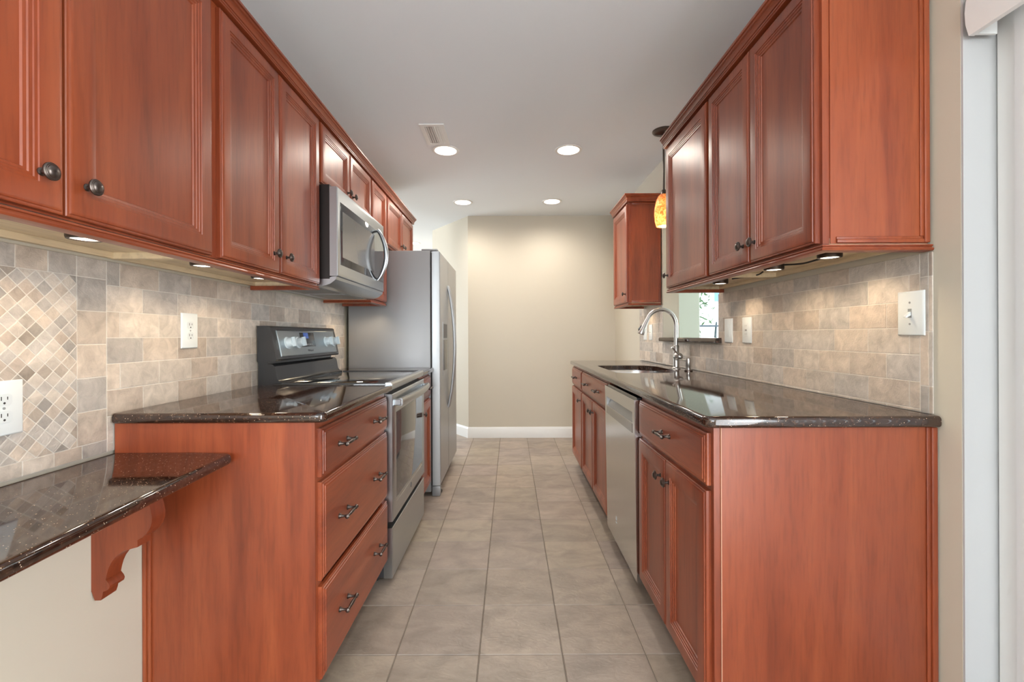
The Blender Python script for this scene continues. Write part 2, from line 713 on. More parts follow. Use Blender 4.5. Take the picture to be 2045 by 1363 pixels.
def window_frame(name, axis, c, a0, a1, z0, z1, rail=None, d=0.05):
    """frame, meeting rail and pane filling a wall opening"""
    b = B()
    def bx(s, e, za, zb):
        if axis == 'x': b.box(c - d / 2, c + d / 2, s, e, za, zb, 0.003, 1)
        else: b.box(s, e, c - d / 2, c + d / 2, za, zb, 0.003, 1)
    w = 0.05
    bx(a0, a0 + w, z0, z1); bx(a1 - w, a1, z0, z1)
    bx(a0 + w, a1 - w, z0, z0 + w); bx(a0 + w, a1 - w, z1 - w, z1)
    if rail:
        bx(a0 + w, a1 - w, rail - 0.011, rail + 0.011)
    o = struct(name, b, M_WHITE)
    p = B()
    if axis == 'x': p.box(c - 0.003, c + 0.003, a0 + w, a1 - w, z0 + w, z1 - w)
    else: p.box(a0 + w, a1 - w, c - 0.003, c + 0.003, z0 + w, z1 - w)
    q = part('pane', p, M_PANE, o, flat=True)
    q['kind'] = 'structure'
    return o
window_frame('window_2', 'x', -4.56, -2.75, -0.45, 0.45, 2.25, 1.35)  # unseen windows, added as openings for the fill lamps
window_frame('window_3', 'x', -4.56, 5.45, 7.75, 0.5, 2.3, 1.4)
window_frame('window_4', 'y', -4.06, -1.95, 0.75, 0.45, 2.25, 1.35)
window_frame('window_5', 'x', 4.66, 2.15, 4.45, 0.6, 2.2, 1.4)
M_SASH = mat('grey_blue_sash', (0.16, 0.22, 0.29), 0.4)
w1 = B()
w1.box(WX0, WX0 + 0.012, YF + 0.02, YF + 0.08, WZ0, WZ1)
w1.box(WX1 - 0.012, WX1, YF + 0.02, YF + 0.08, WZ0, WZ1)
w1.box(WX0 + 0.012, WX1 - 0.012, YF + 0.02, YF + 0.08, WZ0, WZ0 + 0.03)
w1.box(WX0 + 0.012, WX1 - 0.012, YF + 0.02, YF + 0.08, WZ1 - 0.03, WZ1)
win1 = struct('window_1', w1, M_WHITE)
p = B().box(WX0 + 0.012, WX1 - 0.012, YF + 0.047, YF + 0.053, WZ0 + 0.03, WZ1 - 0.03)
part('pane', p, M_PANE, win1, flat=True)['kind'] = 'structure'
p = B().box(WX0 + 0.012, WX1 - 0.012, YF + 0.03, YF + 0.07, 1.232, 1.252, 0.003, 1)
part('meeting_rail', p, M_SASH, win1)['kind'] = 'structure'

# baseboard along the far wall, the angled corner, and the far part of the right wall
BP = [(0, 0), (0.014, 0), (0.014, 0.098), (0.011, 0.106), (0.008, 0.110), (0.006, 0.120), (0, 0.121)]
b = B()
b.sweep([(-0.985, 5.765), (-0.470, YF), (WR, YF), (WR, 4.02)], BP)
struct('baseboard_far', b, M_WHITE, flat=False)

# patio door in the near right wall: reveal, frame, glass
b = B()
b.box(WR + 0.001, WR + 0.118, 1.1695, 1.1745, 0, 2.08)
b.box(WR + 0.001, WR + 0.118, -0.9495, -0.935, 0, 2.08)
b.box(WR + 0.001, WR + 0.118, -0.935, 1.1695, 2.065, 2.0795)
struct('trim_1', b, paint('shaded_white_trim_paint', (0.50, 0.505, 0.51), 0.01, 50, 0.4))  # white trim; its shade is mixed into the paint as grey
b = B()
for y0, y1 in ((-0.93, -0.86), (0.06, 0.16), (1.085, 1.165)):
    b.box(WR + 0.085, WR + 0.118, y0, y1, 0.0, 2.06)
b.box(WR + 0.085, WR + 0.118, -0.86, 1.085, 0.0, 0.09)
b.box(WR + 0.085, WR + 0.118, -0.86, 1.085, 1.98, 2.06)
door1 = struct('door_1', b, M_WHITE)
p = B()
p.box(WR + 0.099, WR + 0.104, -0.86, 0.06, 0.09, 1.98)
p.box(WR + 0.099, WR + 0.104, 0.16, 1.085, 0.09, 1.98)
part('pane', p, M_PANE, door1, flat=True)['kind'] = 'structure'

vb = thing('vertical_blind', 'closed white vertical blind covering the glass door by the beige wall', 'blind', (1.225, 0.1, 1.90))
b = B()
b.prism([(1.168, 1.898), (1.160, 1.925), (1.158, 1.955), (1.161, 1.985), (1.168, 2.005), (1.182, 2.005), (1.182, 1.898)],
        lambda p, q, t: (p, t, q), -0.93, 1.152)
b.box(1.182, 1.235, 1.146, 1.152, 1.90, 2.005)
part('valance', b, M_WHITE, vb, label='white curved valance across the top of the blind')
b = B()
b.box(1.195, 1.235, -0.92, 1.14, 1.965, 2.0)
part('head_rail', b, M_WHITE, vb)
y = 1.107
k = 0
while y > 0.22:  # vanes stop short, leaving the unseen part open for the fill lamp
    b = B()
    w = 0.089
    cx = 1.240
    a = math.radians(8)
    prof = []
    for s in range(7):
        u = -w / 2 + w * s / 6
        c = 0.003 * (1 - (2 * u / w) ** 2)
        prof.append((cx - math.sin(a) * u - c, y - w / 2 + math.cos(a) * u))
    prof2 = [(px + 0.0012, py) for px, py in prof[::-1]]
    b.prism(prof + prof2, lambda p, q, t: (p, q, t), 0.03, 1.965)
    part('vane', b, M_VANE, vb)
    y -= 0.079
    k += 1

# ------------------------------------------------------------------ outdoors beyond the window
b = B()
b.box(-14, 16, 5.3, 30, -0.3, -0.16)
b.box(1.30, 16, -8, 1.28, -0.3, -0.16)
struct('ground', b, mat('pale_patio', (0.55, 0.54, 0.50), 0.8))
fence = thing('garden_fence', 'pale board fence seen through the far window', 'fence', (4.2, 9.0, -0.16))
M_FENCE = mat('pale_fence', (0.78, 0.80, 0.82), 0.7)
for i in range(26):
    b = B().box(2.4 + i * 0.15, 2.54 + i * 0.15, 9.0, 9.025, -0.16, 1.12 + (0.02 if i % 2 else 0))
    part('board', b, M_FENCE, fence, flat=True)
b = B()
b.box(2.4, 6.3, 9.025, 9.06, 0.2, 0.3)
b.box(2.4, 6.3, 9.025, 9.06, 0.8, 0.9)
part('rail', b, M_FENCE, fence, flat=True)
house = thing('neighbor_house', 'white house with a blue shutter seen through the far window', 'house', (7, 16, -0.16))  # the neighbor's house, beyond the fence
b = B()
b.box(5.0, 12.0, 15, 20, -0.16, 4.2)
part('wall_block', b, mat('white_siding', (0.9, 0.9, 0.9), 0.8), house, flat=True)
b = B()
b.box(6.76, 7.2, 14.95, 14.998, 2.25, 3.6)
part('shutter', b, mat('blue_shutter', (0.10, 0.26, 0.62), 0.6), house, flat=True, label='blue shutter')
b = B()
b.prism([(4.8, 4.2), (12.2, 4.2), (8.5, 6.2)], lambda p, q, t: (p, t, q), 14.8, 20.2)
part('roof', b, mat('grey_shingle', (0.45, 0.45, 0.47), 0.9), house, flat=True)
tree = thing('tree', 'green tree with hanging leaves seen through the far window', 'tree', (3.05, 7.6, -0.16))
b = B()
b.tube([(3.02, 7.6, -0.16), (2.98, 7.6, 0.8), (3.0, 7.62, 1.7), (3.06, 7.6, 2.6)], [0.05, 0.045, 0.035, 0.02], 8)
part('trunk', b, mat('bark', (0.16, 0.11, 0.08), 0.9), tree)
b = B()
rr = random.Random(3)
for i in range(420):
    c = Vector((3.0 + rr.gauss(0, 0.17), 7.6 + rr.gauss(0, 0.2), 1.75 + rr.gauss(0, 0.42)))
    d = Vector((rr.gauss(0, 1), rr.gauss(0, 1), rr.gauss(0, 1) - 0.5)).normalized() * 0.06
    e = d.cross(Vector((rr.gauss(0, 1), rr.gauss(0, 1), rr.gauss(0, 1)))).normalized() * 0.016
    b.quad([c - d, c + e, c + d, c - e])
fo = part('foliage', b, mat('green_leaf', (0.10, 0.26, 0.10), 0.6), tree, flat=True)
fo['kind'] = 'stuff'
pole = B().tube([(3.42, 7.6, -0.16), (3.405, 7.6, 0.6), (3.45, 7.6, 1.27), (3.46, 7.6, 1.36)], [0.018, 0.018, 0.018, 0.012], 10)
solid('garden_pole', pole, mat('dark_pole', (0.05, 0.09, 0.12), 0.5), 'thin dark leaning pole outside the far window', 'pole', (3.42, 7.6, -0.16))

# ------------------------------------------------------------------ wall tiles
G = 0.0011


def mosaic_tint():
    t = tile_tint()
    v = random.choice((1.08, 1.0, 1.0, 0.92, 0.72))
    return tuple(x * v for x in t)


def tile_tint():
    c = random.random()
    v = random.uniform(0.84, 1.10)
    if c < 0.34:
        base = (0.515, 0.468, 0.425)     # grey
    elif c < 0.62:
        base = (0.590, 0.500, 0.420)     # tan
    elif c < 0.88:
        base = (0.630, 0.553, 0.480)     # cream
    else:
        base = (0.510, 0.425, 0.355)     # brown
    return tuple(x * v for x in base)


def clip(poly, y0, y1, z0, z1):
    def half(P, inside, inter):
        out = []
        for i in range(len(P)):
            a, c = P[i], P[(i + 1) % len(P)]
            ia, ic = inside(a), inside(c)
            if ia: out.append(a)
            if ia != ic: out.append(inter(a, c))
        return out
    def ix(c):
        return lambda a, b: (c, a[1] + (b[1] - a[1]) * (c - a[0]) / (b[0] - a[0]))
    def iz(c):
        return lambda a, b: (a[0] + (b[0] - a[0]) * (c - a[1]) / (b[1] - a[1]), c)
    for f, g in ((lambda p: p[0] >= y0, ix(y0)), (lambda p: p[0] <= y1, ix(y1)), (lambda p: p[1] >= z0, iz(z0)), (lambda p: p[1] <= z1, iz(z1))):
        if len(poly) < 3: return []
        poly = half(poly, f, g)
    return poly


def add_tile(b, poly, xw, s, tint, th=0.0075, g=G):
    """one tile: polygon in (y,z) standing th off the wall at xw, facing s"""
    if len(poly) < 3: return
    cy = sum(p[0] for p in poly) / len(poly)
    cz = sum(p[1] for p in poly) / len(poly)
    def ins(d):
        out = []
        for p in poly:
            dy, dz = p[0] - cy, p[1] - cz
            r = max(abs(dy), abs(dz), 1e-6)
            fy = (abs(dy) - d) / abs(dy) if abs(dy) > d else 0.2
            fz = (abs(dz) - d) / abs(dz) if abs(dz) > d else 0.2
            out.append((cy + dy * fy, cz + dz * fz))
        return out
    def insd(d):
        out = []
        for p in poly:
            dy, dz = p[0] - cy, p[1] - cz
            r = math.hypot(dy, dz)
            f = max(0.2, 1 - d * 1.41 / max(r, 1e-6))
            out.append((cy + dy * f, cz + dz * f))
        return out
    axis = all(abs(a[0] - c[0]) < 1e-6 or abs(a[1] - c[1]) < 1e-6 for a, c in zip(poly, poly[1:] + poly[:1]))
    f = ins if axis else insd
    A, C = f(g), f(g + 0.0008)
    va = [b.bm.verts.new((xw + s * 0.0045, p[0], p[1])) for p in A]
    vm = [b.bm.verts.new((xw + s * (th - 0.0006), p[0], p[1])) for p in A]
    vc = [b.bm.verts.new((xw + s * th, p[0], p[1])) for p in C]
    n = len(poly)
    for k in range(n):
        b._face([va[k], va[(k + 1) % n], vm[(k + 1) % n], vm[k]], tint)
        b._face([vm[k], vm[(k + 1) % n], vc[(k + 1) % n], vc[k]], tint)
    b._face(vc, tint)


def rect(y0, y1, z0, z1):
    return [(y0, z0), (y1, z0), (y1, z1), (y0, z1)]


# left backsplash
bs = thing('tile_backsplash', 'stone tile backsplash with diamond mosaic inset behind the stove and desk', 'backsplash', (WL + 0.0004, 1.8, 0.80))
LT = 1.363
b = B()
b.box(WL + 0.0004, WL + 0.0064, 0.30, 3.206, 0.806, LT - 0.002)
part('grout', b, M_GROUT, bs, flat=True)
b = B()
# border column, border top row, bottom rows
zz = [1.3066, 1.2135, 1.1203, 1.0271, 0.9340, 0.843]
for a, c in zip(zz, zz[1:]):
    add_tile(b, rect(1.226, 1.3165, c, a), WL, 1, tile_tint())
for k in range(12):
    y1 = 1.226 - 0.0762 * k
    add_tile(b, rect(y1 - 0.0762, y1, 1.3066, LT), WL, 1, tile_tint())
    add_tile(b, rect(y1 + 0.0904 - 0.0762, y1 + 0.0904, 0.806, 0.843), WL, 1, tile_tint())
add_tile(b, rect(1.226, 1.3165, 1.3066, LT), WL, 1, tile_tint())
# running bond
r = 0
z0 = 0.9085
while z0 < LT - 0.01:
    z1 = min(z0 + 0.0767, LT)
    off = 1.447 if (r % 2 == 0) else 1.3616
    y = off - 0.1518
    while y < 3.206:
        p = clip(rect(y, y + 0.1518, z0, z1), 1.3165, 3.206, 0.9, LT)
        if len(p) > 2: add_tile(b, p, WL, 1, tile_tint())
        y += 0.1518
    z0 += 0.0767
    r += 1
for a, c in ((0.806, 0.831), (0.831, 0.9085)):
    add_tile(b, rect(1.3165, 1.338, a, c), WL, 1, tile_tint())
part('field_tiles', b, M_TILE, bs, flat=True)
b = B()
pt = 0.0298
hd = pt / math.sqrt(2)
MY0, MY1, MZ0, MZ1 = 0.42, 1.226, 0.843, 1.3066
for i in range(-2, 44):
    for j in range(-2, 26):
        cy = MY1 - i * hd
        cz = MZ0 + j * hd
        if (i + j) % 2: continue
        p = clip([(cy - hd, cz), (cy, cz - hd), (cy + hd, cz), (cy, cz + hd)], MY0, MY1, MZ0, MZ1)
        q = []
        for t in p:
            if not q or math.hypot(t[0] - q[-1][0], t[1] - q[-1][1]) > 1e-5: q.append(t)
        if len(q) > 2 and math.hypot(q[0][0] - q[-1][0], q[0][1] - q[-1][1]) < 1e-5: q.pop()
        ar = 0.5 * abs(sum(q[k][0] * q[(k + 1) % len(q)][1] - q[(k + 1) % len(q)][0] * q[k][1] for k in range(len(q)))) if len(q) > 2 else 0
        if ar > 4e-5:
            add_tile(b, q, WL, 1, mosaic_tint(), g=0.0011)
part('mosaic_inset', b, M_TILE, bs, flat=True, label='diamond mosaic of small tan and grey stone squares')

# right backsplash
bs2 = thing('tile_backsplash', 'stone tile backsplash around the pass-through behind the sink', 'backsplash', (WR - 0.0004, 2.6, 0.92))
RT = 1.369
b = B()
gy0, gy1 = 1.252, 4.075
b.box(WR - 0.0059, WR - 0.0004, gy0, OY0 - 0.004, 0.919, RT - 0.002)
b.box(WR - 0.0059, WR - 0.0004, OY0 - 0.004, OY1 + 0.004, 0.919, OZ0 - 0.004)
b.box(WR - 0.0059, WR - 0.0004, OY1 + 0.004, gy1, 0.919, RT - 0.002)
part('grout', b, M_GROUT, bs2, flat=True)
b = B()
r = 0
z0 = 1.0043 - 0.0770 * 2
while z0 < RT - 0.01:
    z1 = z0 + 0.0770
    off = 1.4015 if r % 2 == 0 else 1.3206
    y = off - 0.1532
    while y < gy1:
        R_ = rect(y, y + 0.1532, z0, z1)
        for box in ((1.286, OY0 - 0.003, 0.919, RT), (OY1 + 0.003, gy1, 0.919, RT), (OY0 - 0.003, OY1 + 0.003, 0.919, OZ0 - 0.003)):
            p = clip(R_, *box)
            if len(p) > 2 and (max(t[0] for t in p) - min(t[0] for t in p)) > 0.006 and (max(t[1] for t in p) - min(t[1] for t in p)) > 0.006:
                add_tile(b, p, WR, -1, tile_tint(), 0.007)
        y += 0.1532
    z0 += 0.0770
    r += 1
for a, c in ((0.919, 0.995), (0.995, 1.148), (1.148, 1.301), (1.301, RT)):
    add_tile(b, rect(1.2595, 1.286, a, c), WR, -1, tile_tint(), 0.007)
    add_tile(b, rect(1.2475, 1.2595, a, c), WR, -1, tile_tint(), 0.007)
part('field_tiles', b, M_TILE, bs2, flat=True)

# ------------------------------------------------------------------ hardware
def knob_mesh():
    b = B()
    b.lathe([(0.0075, 0), (0.0075, 0.002), (0.0045, 0.004), (0.004, 0.013), (0.006, 0.016), (0.0135, 0.0175), (0.0165, 0.019), (0.0165, 0.0215), (0.0145, 0.0235),
             (0.0135, 0.0235), (0.0125, 0.0245), (0.0115, 0.0245), (0.010, 0.0265), (0.006, 0.0285), (0.0, 0.029)], (0, 0, 0), (1, 0, 0), 24)
    return b.mesh('knob', M_BRONZE)


def pull_mesh():
    b = B()
    for y in (-0.038, 0.038):
        b.lathe([(0.0085, 0), (0.0085, 0.003), (0.006, 0.006), (0.0042, 0.011), (0.0040, 0.020), (0.0052, 0.026)], (0, y, 0), (1, 0, 0), 14)
    pr = []
    for t in range(29):
        u = -0.049 + 0.098 * t / 28
        a = abs(u)
        rr_ = 0.0033 + 0.0030 * max(0, 1 - (a / 0.030) ** 2)
        if 0.0335 < a < 0.0435: rr_ = 0.0062
        if a >= 0.0435: rr_ = 0.0050 + 0.0022 * math.sin(PI * min(1, (a - 0.0435) / 0.0055))
        if t in (0, 28): rr_ = 0.001
        pr.append((rr_, u))
    b.lathe(pr, (0.0285, 0, 0), (0, 1, 0), 14)
    return b.mesh('pull', M_BRONZE)


KNOB, PULL = knob_mesh(), pull_mesh()


def hardware(kind, parent, x, y, z, s):
    """a knob or pull screwed to a door face that looks along s*X"""
    org = Vector((0, 0, 0))
    q = parent
    while q is not None:
        org += q.location
        q = q.parent
    o = bpy.data.objects.new(kind, KNOB if kind == 'knob' else PULL)
    COL.objects.link(o)
    o.parent = parent
    o.location = Vector((x, y, z)) - org
    if s < 0: o.rotation_euler = (0, 0, PI)
    return o


# ------------------------------------------------------------------ cabinets
DOORP = [(0, 0), (0, 0.0135), (0.002, 0.0150), (0.0055, 0.0155), (0.0065, 0.0180), (0.010, 0.0195), (0.013, 0.020),
         (0.0490, 0.020), (0.0500, 0.0175), (0.0555, 0.0172), (0.0565, 0.0148), (0.0625, 0.0140), (0.0640, 0.0115), (0.0695, 0.0105), (0.0715, 0.0070), (0.0725, 0.0070)]
SMALLP = [(i if i < 0.014 else i - 0.008, h) for i, h in DOORP]
DRAWP = [(0, 0), (0, 0.0105), (0.0025, 0.0125), (0.007, 0.0130), (0.0085, 0.0155), (0.0135, 0.0165), (0.0150, 0.0190), (0.0185, 0.0200), (0.020, 0.0200)]


def face(parent, kind, xb, s, y0, y1, z0, z1, m=None, prof=None):
    b = B()
    prof = prof or (DOORP if kind == 'door' else DRAWP)
    b.rings(lambda u, v, n: (xb + s * n, y0 + u, z0 + v), y1 - y0, z1 - z0, prof)
    return part(kind, b, m or (M_CHERRY if kind == 'door' else M_CHERRY_H), parent, angle=20)


def base_body(root, s, xf, xw, y0, y1, toe=True, end=None):
    """carcass with face frame; xf = frame front, xw = wall end"""
    d = -s
    b = B()
    b.box(xf + d * 0.019, xw, y0, y1, 0.10, 0.885)
    part('carcass', b, M_CHERRY, root, flat=True)
    b = B()
    b.box(xf, xf + d * 0.0188, y0, y0 + 0.04, 0.10, 0.885)
    b.box(xf, xf + d * 0.0188, y1 - 0.04, y1, 0.10, 0.885)
    b.box(xf, xf + d * 0.0188, y0 + 0.04, y1 - 0.04, 0.845, 0.885)
    b.box(xf, xf + d * 0.0188, y0 + 0.04, y1 - 0.04, 0.69, 0.735)
    b.box(xf, xf + d * 0.0188, y0 + 0.04, y1 - 0.04, 0.10, 0.135)
    part('face_frame', b, M_CHERRY, root, flat=True)
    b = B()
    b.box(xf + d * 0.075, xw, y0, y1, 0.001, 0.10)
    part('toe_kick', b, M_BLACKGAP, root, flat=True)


# left drawer cabinet -------------------------------------------------
DC = thing('drawer_cabinet', 'red cherry cabinet with three wide drawers between the desk and the stove', 'cabinet', (-0.87, 1.7, 0))
base_body(DC, 1, -0.578, -1.168, 1.3412, 2.072)
b = B()
b.box(-1.168, -0.578, 1.3372, 1.3410, 0.001, 0.885)
part('end_panel', b, M_CHERRY, DC, flat=True)
b = B()
b.box(-1.0825, -1.071, 1.327, 1.3371, 0.001, 0.768, 0.003, 2)
b.box(-1.071, -1.060, 1.331, 1.3371, 0.001, 0.768, 0.002, 2)
part('scribe_strip', b, M_CHERRY, DC)
for z0, z1 in ((0.719, 0.865), (0.409, 0.704), (0.114, 0.391)):
    d = face(DC, 'drawer', -0.578, 1, 1.354, 2.064, z0, z1)
    for y in (1.51, 1.885):
        hardware('pull', d, -0.558, y, (z0 + z1) / 2, 1)

NC = thing('base_cabinet', 'narrow cherry base cabinet squeezed between the stove and the refrigerator', 'cabinet', (-0.87, 3.0, 0))
base_body(NC, 1, -0.578, -1.168, 2.847, 3.198)
d = face(NC, 'drawer', -0.578, 1, 2.857, 3.188, 0.719, 0.865)
hardware('pull', d, -0.558, 3.02, 0.792, 1)
d = face(NC, 'door', -0.578, 1, 2.857, 3.188, 0.114, 0.704)
hardware('knob', d, -0.558, 2.885, 0.640, 1)

# right base cabinets -------------------------------------------------
RC = thing('base_cabinet', 'cherry base cabinet with one drawer over two doors, right before the dishwasher', 'cabinet', (0.87, 1.6, 0))
base_body(RC, -1, 0.559, 1.160, 1.248, 1.924)
b = B()
b.box(0.5785, 1.160, 1.2442, 1.2478, 0.001, 0.885)
part('end_panel', b, M_CHERRY, RC, flat=True)
b = B()
b.box(1.139, 1.150, 1.240, 1.2441, 0.001, 0.885, 0.0015, 2)
b.box(1.150, 1.166, 1.236, 1.2441, 0.001, 0.885, 0.0025, 2)
part('scribe_strip', b, M_CHERRY, RC)
b = B()
b.box(0.5772, 0.5790, 1.2440, 1.2476, 0.10, 0.884)
part('caulk_line', b, mat('pale_caulk', (0.55, 0.30, 0.20), 0.6), RC, flat=True)
d = face(RC, 'drawer', 0.559, -1, 1.265, 1.917, 0.719, 0.866)
hardware('pull', d, 0.539, 1.575, 0.795, -1)
d = face(RC, 'door', 0.559, -1, 1.265, 1.588, 0.114, 0.7045)
hardware('knob', d, 0.539, 1.548, 0.636, -1)
d = face(RC, 'door', 0.559, -1, 1.592, 1.917, 0.114, 0.7045)
hardware('knob', d, 0.539, 1.632, 0.636, -1)

SK = thing('sink_cabinet', 'cherry sink base cabinet with a wide false drawer and two doors beyond the dishwasher', 'cabinet', (0.87, 3.0, 0))
b = B()
b.box(0.578, 1.160, 2.546, 3.446, 0.10, 0.660)
b.box(0.578, 0.598, 2.546, 3.446, 0.660, 0.885)
b.box(1.08, 1.160, 2.546, 3.446, 0.660, 0.885)
part('carcass', b, M_CHERRY, SK, flat=True)
b = B()
b.box(0.559, 0.5778, 2.546, 2.586, 0.10, 0.885)
b.box(0.559, 0.5778, 3.406, 3.446, 0.10, 0.885)
b.box(0.559, 0.5778, 2.586, 3.406, 0.845, 0.885)
b.box(0.559, 0.5778, 2.586, 3.406, 0.69, 0.735)
b.box(0.559, 0.5778, 2.586, 3.406, 0.10, 0.135)
part('face_frame', b, M_CHERRY, SK, flat=True)
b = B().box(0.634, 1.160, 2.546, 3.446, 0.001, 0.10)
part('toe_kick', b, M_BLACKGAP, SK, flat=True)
d = face(SK, 'drawer', 0.559, -1, 2.560, 3.432, 0.719, 0.866)
hardware('pull', d, 0.539, 2.80, 0.795, -1)
hardware('pull', d, 0.539, 3.19, 0.795, -1)
d = face(SK, 'door', 0.559, -1, 2.560, 2.993, 0.114, 0.7045)
hardware('knob', d, 0.539, 2.955, 0.636, -1)
d = face(SK, 'door', 0.559, -1, 2.999, 3.432, 0.114, 0.7045)
hardware('knob', d, 0.539, 3.037, 0.636, -1)

FC = thing('base_cabinet', 'narrow cherry base cabinet with one drawer and one door beyond the sink', 'cabinet', (0.87, 3.7, 0))
base_body(FC, -1, 0.559, 1.160, 3.449, 3.985)
d = face(FC, 'drawer', 0.559, -1, 3.462, 3.975, 0.719, 0.866)
hardware('pull', d, 0.539, 3.72, 0.795, -1)
d = face(FC, 'door', 0.559, -1, 3.462, 3.975, 0.114, 0.7045)
hardware('knob', d, 0.539, 3.505, 0.636, -1)

# overhead cabinets ---------------------------------------------------
def overhead(label, s, xf, xw, y0, y1, z0, z1, doors, kz=None, group=None, panel=None, lip=True):
    root = thing('overhead_cabinet', label, 'cabinet', ((xf + xw) / 2, (y0 + y1) / 2, z0), group)
    d = -s
    b = B()
    b.box(xf + d * 0.0190, xw, y0, y1, z0 + 0.0165, z1)
    part('carcass', b, M_CHERRY, root, flat=True)
    b = B()
    b.box(xf, xf + d * 0.0188, y0, y0 + 0.036, z0, z1)
    b.box(xf, xf + d * 0.0188, y1 - 0.036, y1, z0, z1)
    b.box(xf, xf + d * 0.0188, y0 + 0.036, y1 - 0.036, z0, z0 + 0.036)
    b.box(xf, xf + d * 0.0188, y0 + 0.036, y1 - 0.036, z1 - 0.036, z1)
    part('face_frame', b, M_CHERRY, root, flat=True)
    if lip:
        b = B()
        b.box(xf + d * 0.0190, xw, y0 + 0.012, y1 - 0.012, z0 + 0.0142, z0 + 0.0163)
        b.box(xf + d * 0.0190, xw, y0, y0 + 0.0118, z0 - 0.004, z0 + 0.0163)
        b.box(xf + d * 0.0190, xw, y1 - 0.0118, y1, z0 - 0.004, z0 + 0.0163)
        b.box(xw - d * 0.018, xw, y0 + 0.012, y1 - 0.012, z0 - 0.003, z0 + 0.0140)
        part('underside', b, M_MAPLE, root, flat=True, label='pale maple underside')
    for (a, c, ky) in doors:
        dr = face(root, 'door', xf, s, a, c, z0 + 0.004 if lip else z0 + 0.012, z1 - 0.010, prof=SMALLP if (c - a) < 0.36 or not lip else DOORP)
        if ky is not None:
            hardware('knob', dr, xf + s * 0.0195, ky, kz, s)
    return root


GL = 'cherry overhead cabinets along the stove wall'
LZ0, LZ1 = 1.374, 2.140
overhead('cherry overhead cabinet with two wide doors above the desk', 1, -0.883, WL + 0.002, 0.462, 1.3375, LZ0, LZ1,
         [(0.470, 0.8815, 0.835), (0.8865, 1.322, 0.925)], 1.446, GL)
overhead('cherry overhead cabinet with two doors left of the microwave', 1, -0.883, WL + 0.002, 1.3390, 2.0745, LZ0, LZ1,
         [(1.3605, 1.705, 1.662), (1.711, 2.064, 1.752)], 1.446, GL)
overhead('short cherry overhead cabinet with two doors directly above the microwave', 1, -0.883, WL + 0.002, 2.0765, 2.838, 1.840, LZ1,
         [(2.086, 2.452, 2.416), (2.458, 2.828, 2.494)], 1.905, GL, lip=False)
overhead('narrow cherry overhead cabinet with one door between the microwave and the refrigerator', 1, -0.883, WL + 0.002, 2.8395, 3.193, LZ0, LZ1,
         [(2.852, 3.182, None)], 1.446, GL)
overhead('short cherry overhead cabinet with two doors above the refrigerator', 1, -0.883, WL + 0.002, 3.195, 4.062, 1.785, LZ1,
         [(3.206, 3.624, 3.59), (3.630, 4.050, 3.664)], 1.852, GL, lip=False)

GR = 'cherry overhead cabinets along the sink wall'
RZ0, RZ1 = 1.392, 2.165
R1 = overhead('cherry overhead cabinet with two doors nearest the vertical blind', -1, 0.871, XR - 0.002, 1.262, 1.9585, RZ0, RZ1,
              [(1.2725, 1.612, 1.577), (1.617, 1.948, 1.655)], 1.463, GR)
b = B()
b.box(0.8905, 1.161, 1.2585, 1.2618, RZ0, RZ1)
part('end_panel', b, M_CHERRY, R1, flat=True)
b = B()
b.box(1.137, 1.147, 1.2545, 1.2584, RZ0 + 0.02, RZ1, 0.0015, 2)
b.box(1.147, 1.162, 1.2510, 1.2584, RZ0 + 0.002, RZ1, 0.0025, 2)
b.box(0.905, 1.137, 1.2545, 1.2584, RZ0 + 0.012, RZ0 + 0.020, 0.0015, 2)
b.box(0.905, 1.147, 1.2515, 1.2584, RZ0 + 0.002, RZ0 + 0.012, 0.002, 2)
part('scribe_strip', b, M_CHERRY, R1)
overhead('cherry overhead cabinet with one door beside the pendant lamp', -1, 0.871, XR - 0.002, 1.960, 2.4925, RZ0, RZ1,
         [(1.970, 2.480, 2.447)], 1.463, GR)
R3 = overhead('small cherry overhead cabinet hanging beyond the pass-through', -1, 0.920, XR - 0.002, 3.492, 3.965, RZ0, RZ1,
              [(3.504, 3.953, 3.545)], 1.463, GR)
b = B()
b.box(0.9395, 1.161, 3.4885, 3.4918, RZ0, RZ1)
part('end_panel', b, M_CHERRY, R3, flat=True)
b = B()
b.box(1.143, 1.161, 3.4835, 3.4884, RZ0, RZ1, 0.002, 2)
b.box(0.940, 1.143, 3.4845, 3.4884, RZ0, RZ0 + 0.018, 0.002, 2)
b.box(0.940, 1.143, 3.4845, 3.4884, RZ1 - 0.018, RZ1, 0.002, 2)
part('scribe_strip', b, M_CHERRY, R3)

# crown mouldings and light rails -------------------------------------
def crown_prof(z, h, pr):
    f = 0.0225
    return [(-0.02, z), (f, z), (f, z + h * 0.10), (f + 0.0035, z + h * 0.13), (f + 0.0035, z + h * 0.22), (f - 0.0005, z + h * 0.25), (f - 0.0005, z + h * 0.31),
            (f + pr * 0.14, z + h * 0.34), (f + pr * 0.22, z + h * 0.44), (f + pr * 0.36, z + h * 0.53), (f + pr * 0.54, z + h * 0.58), (f + pr * 0.50, z + h * 0.62), (f + pr * 0.50, z + h * 0.66),
            (f + pr * 0.70, z + h * 0.69), (f + pr * 0.78, z + h * 0.76), (f + pr * 0.74, z + h * 0.79), (f + pr, z + h * 0.82), (f + pr, z + h), (-0.02, z + h)]
b = B()
b.sweep([(-0.883, 4.066), (-0.883, 0.455)][::-1], crown_prof(2.128 + 0.012, 0.047, 0.024))
solid('crown_moulding', b, M_CHERRY_H, 'long cherry crown moulding on top of the stove wall cabinets', 'moulding', (-0.87, 2.2, 2.14), angle=25)
b = B()
b.sweep([(0.871, 2.497), (0.871, 1.256), (1.165, 1.256)], crown_prof(2.166, 0.054, 0.022))
solid('crown_moulding', b, M_CHERRY_H, 'cherry crown moulding on top of the near sink wall cabinets', 'moulding', (0.87, 1.9, 2.166), angle=25)
b = B()
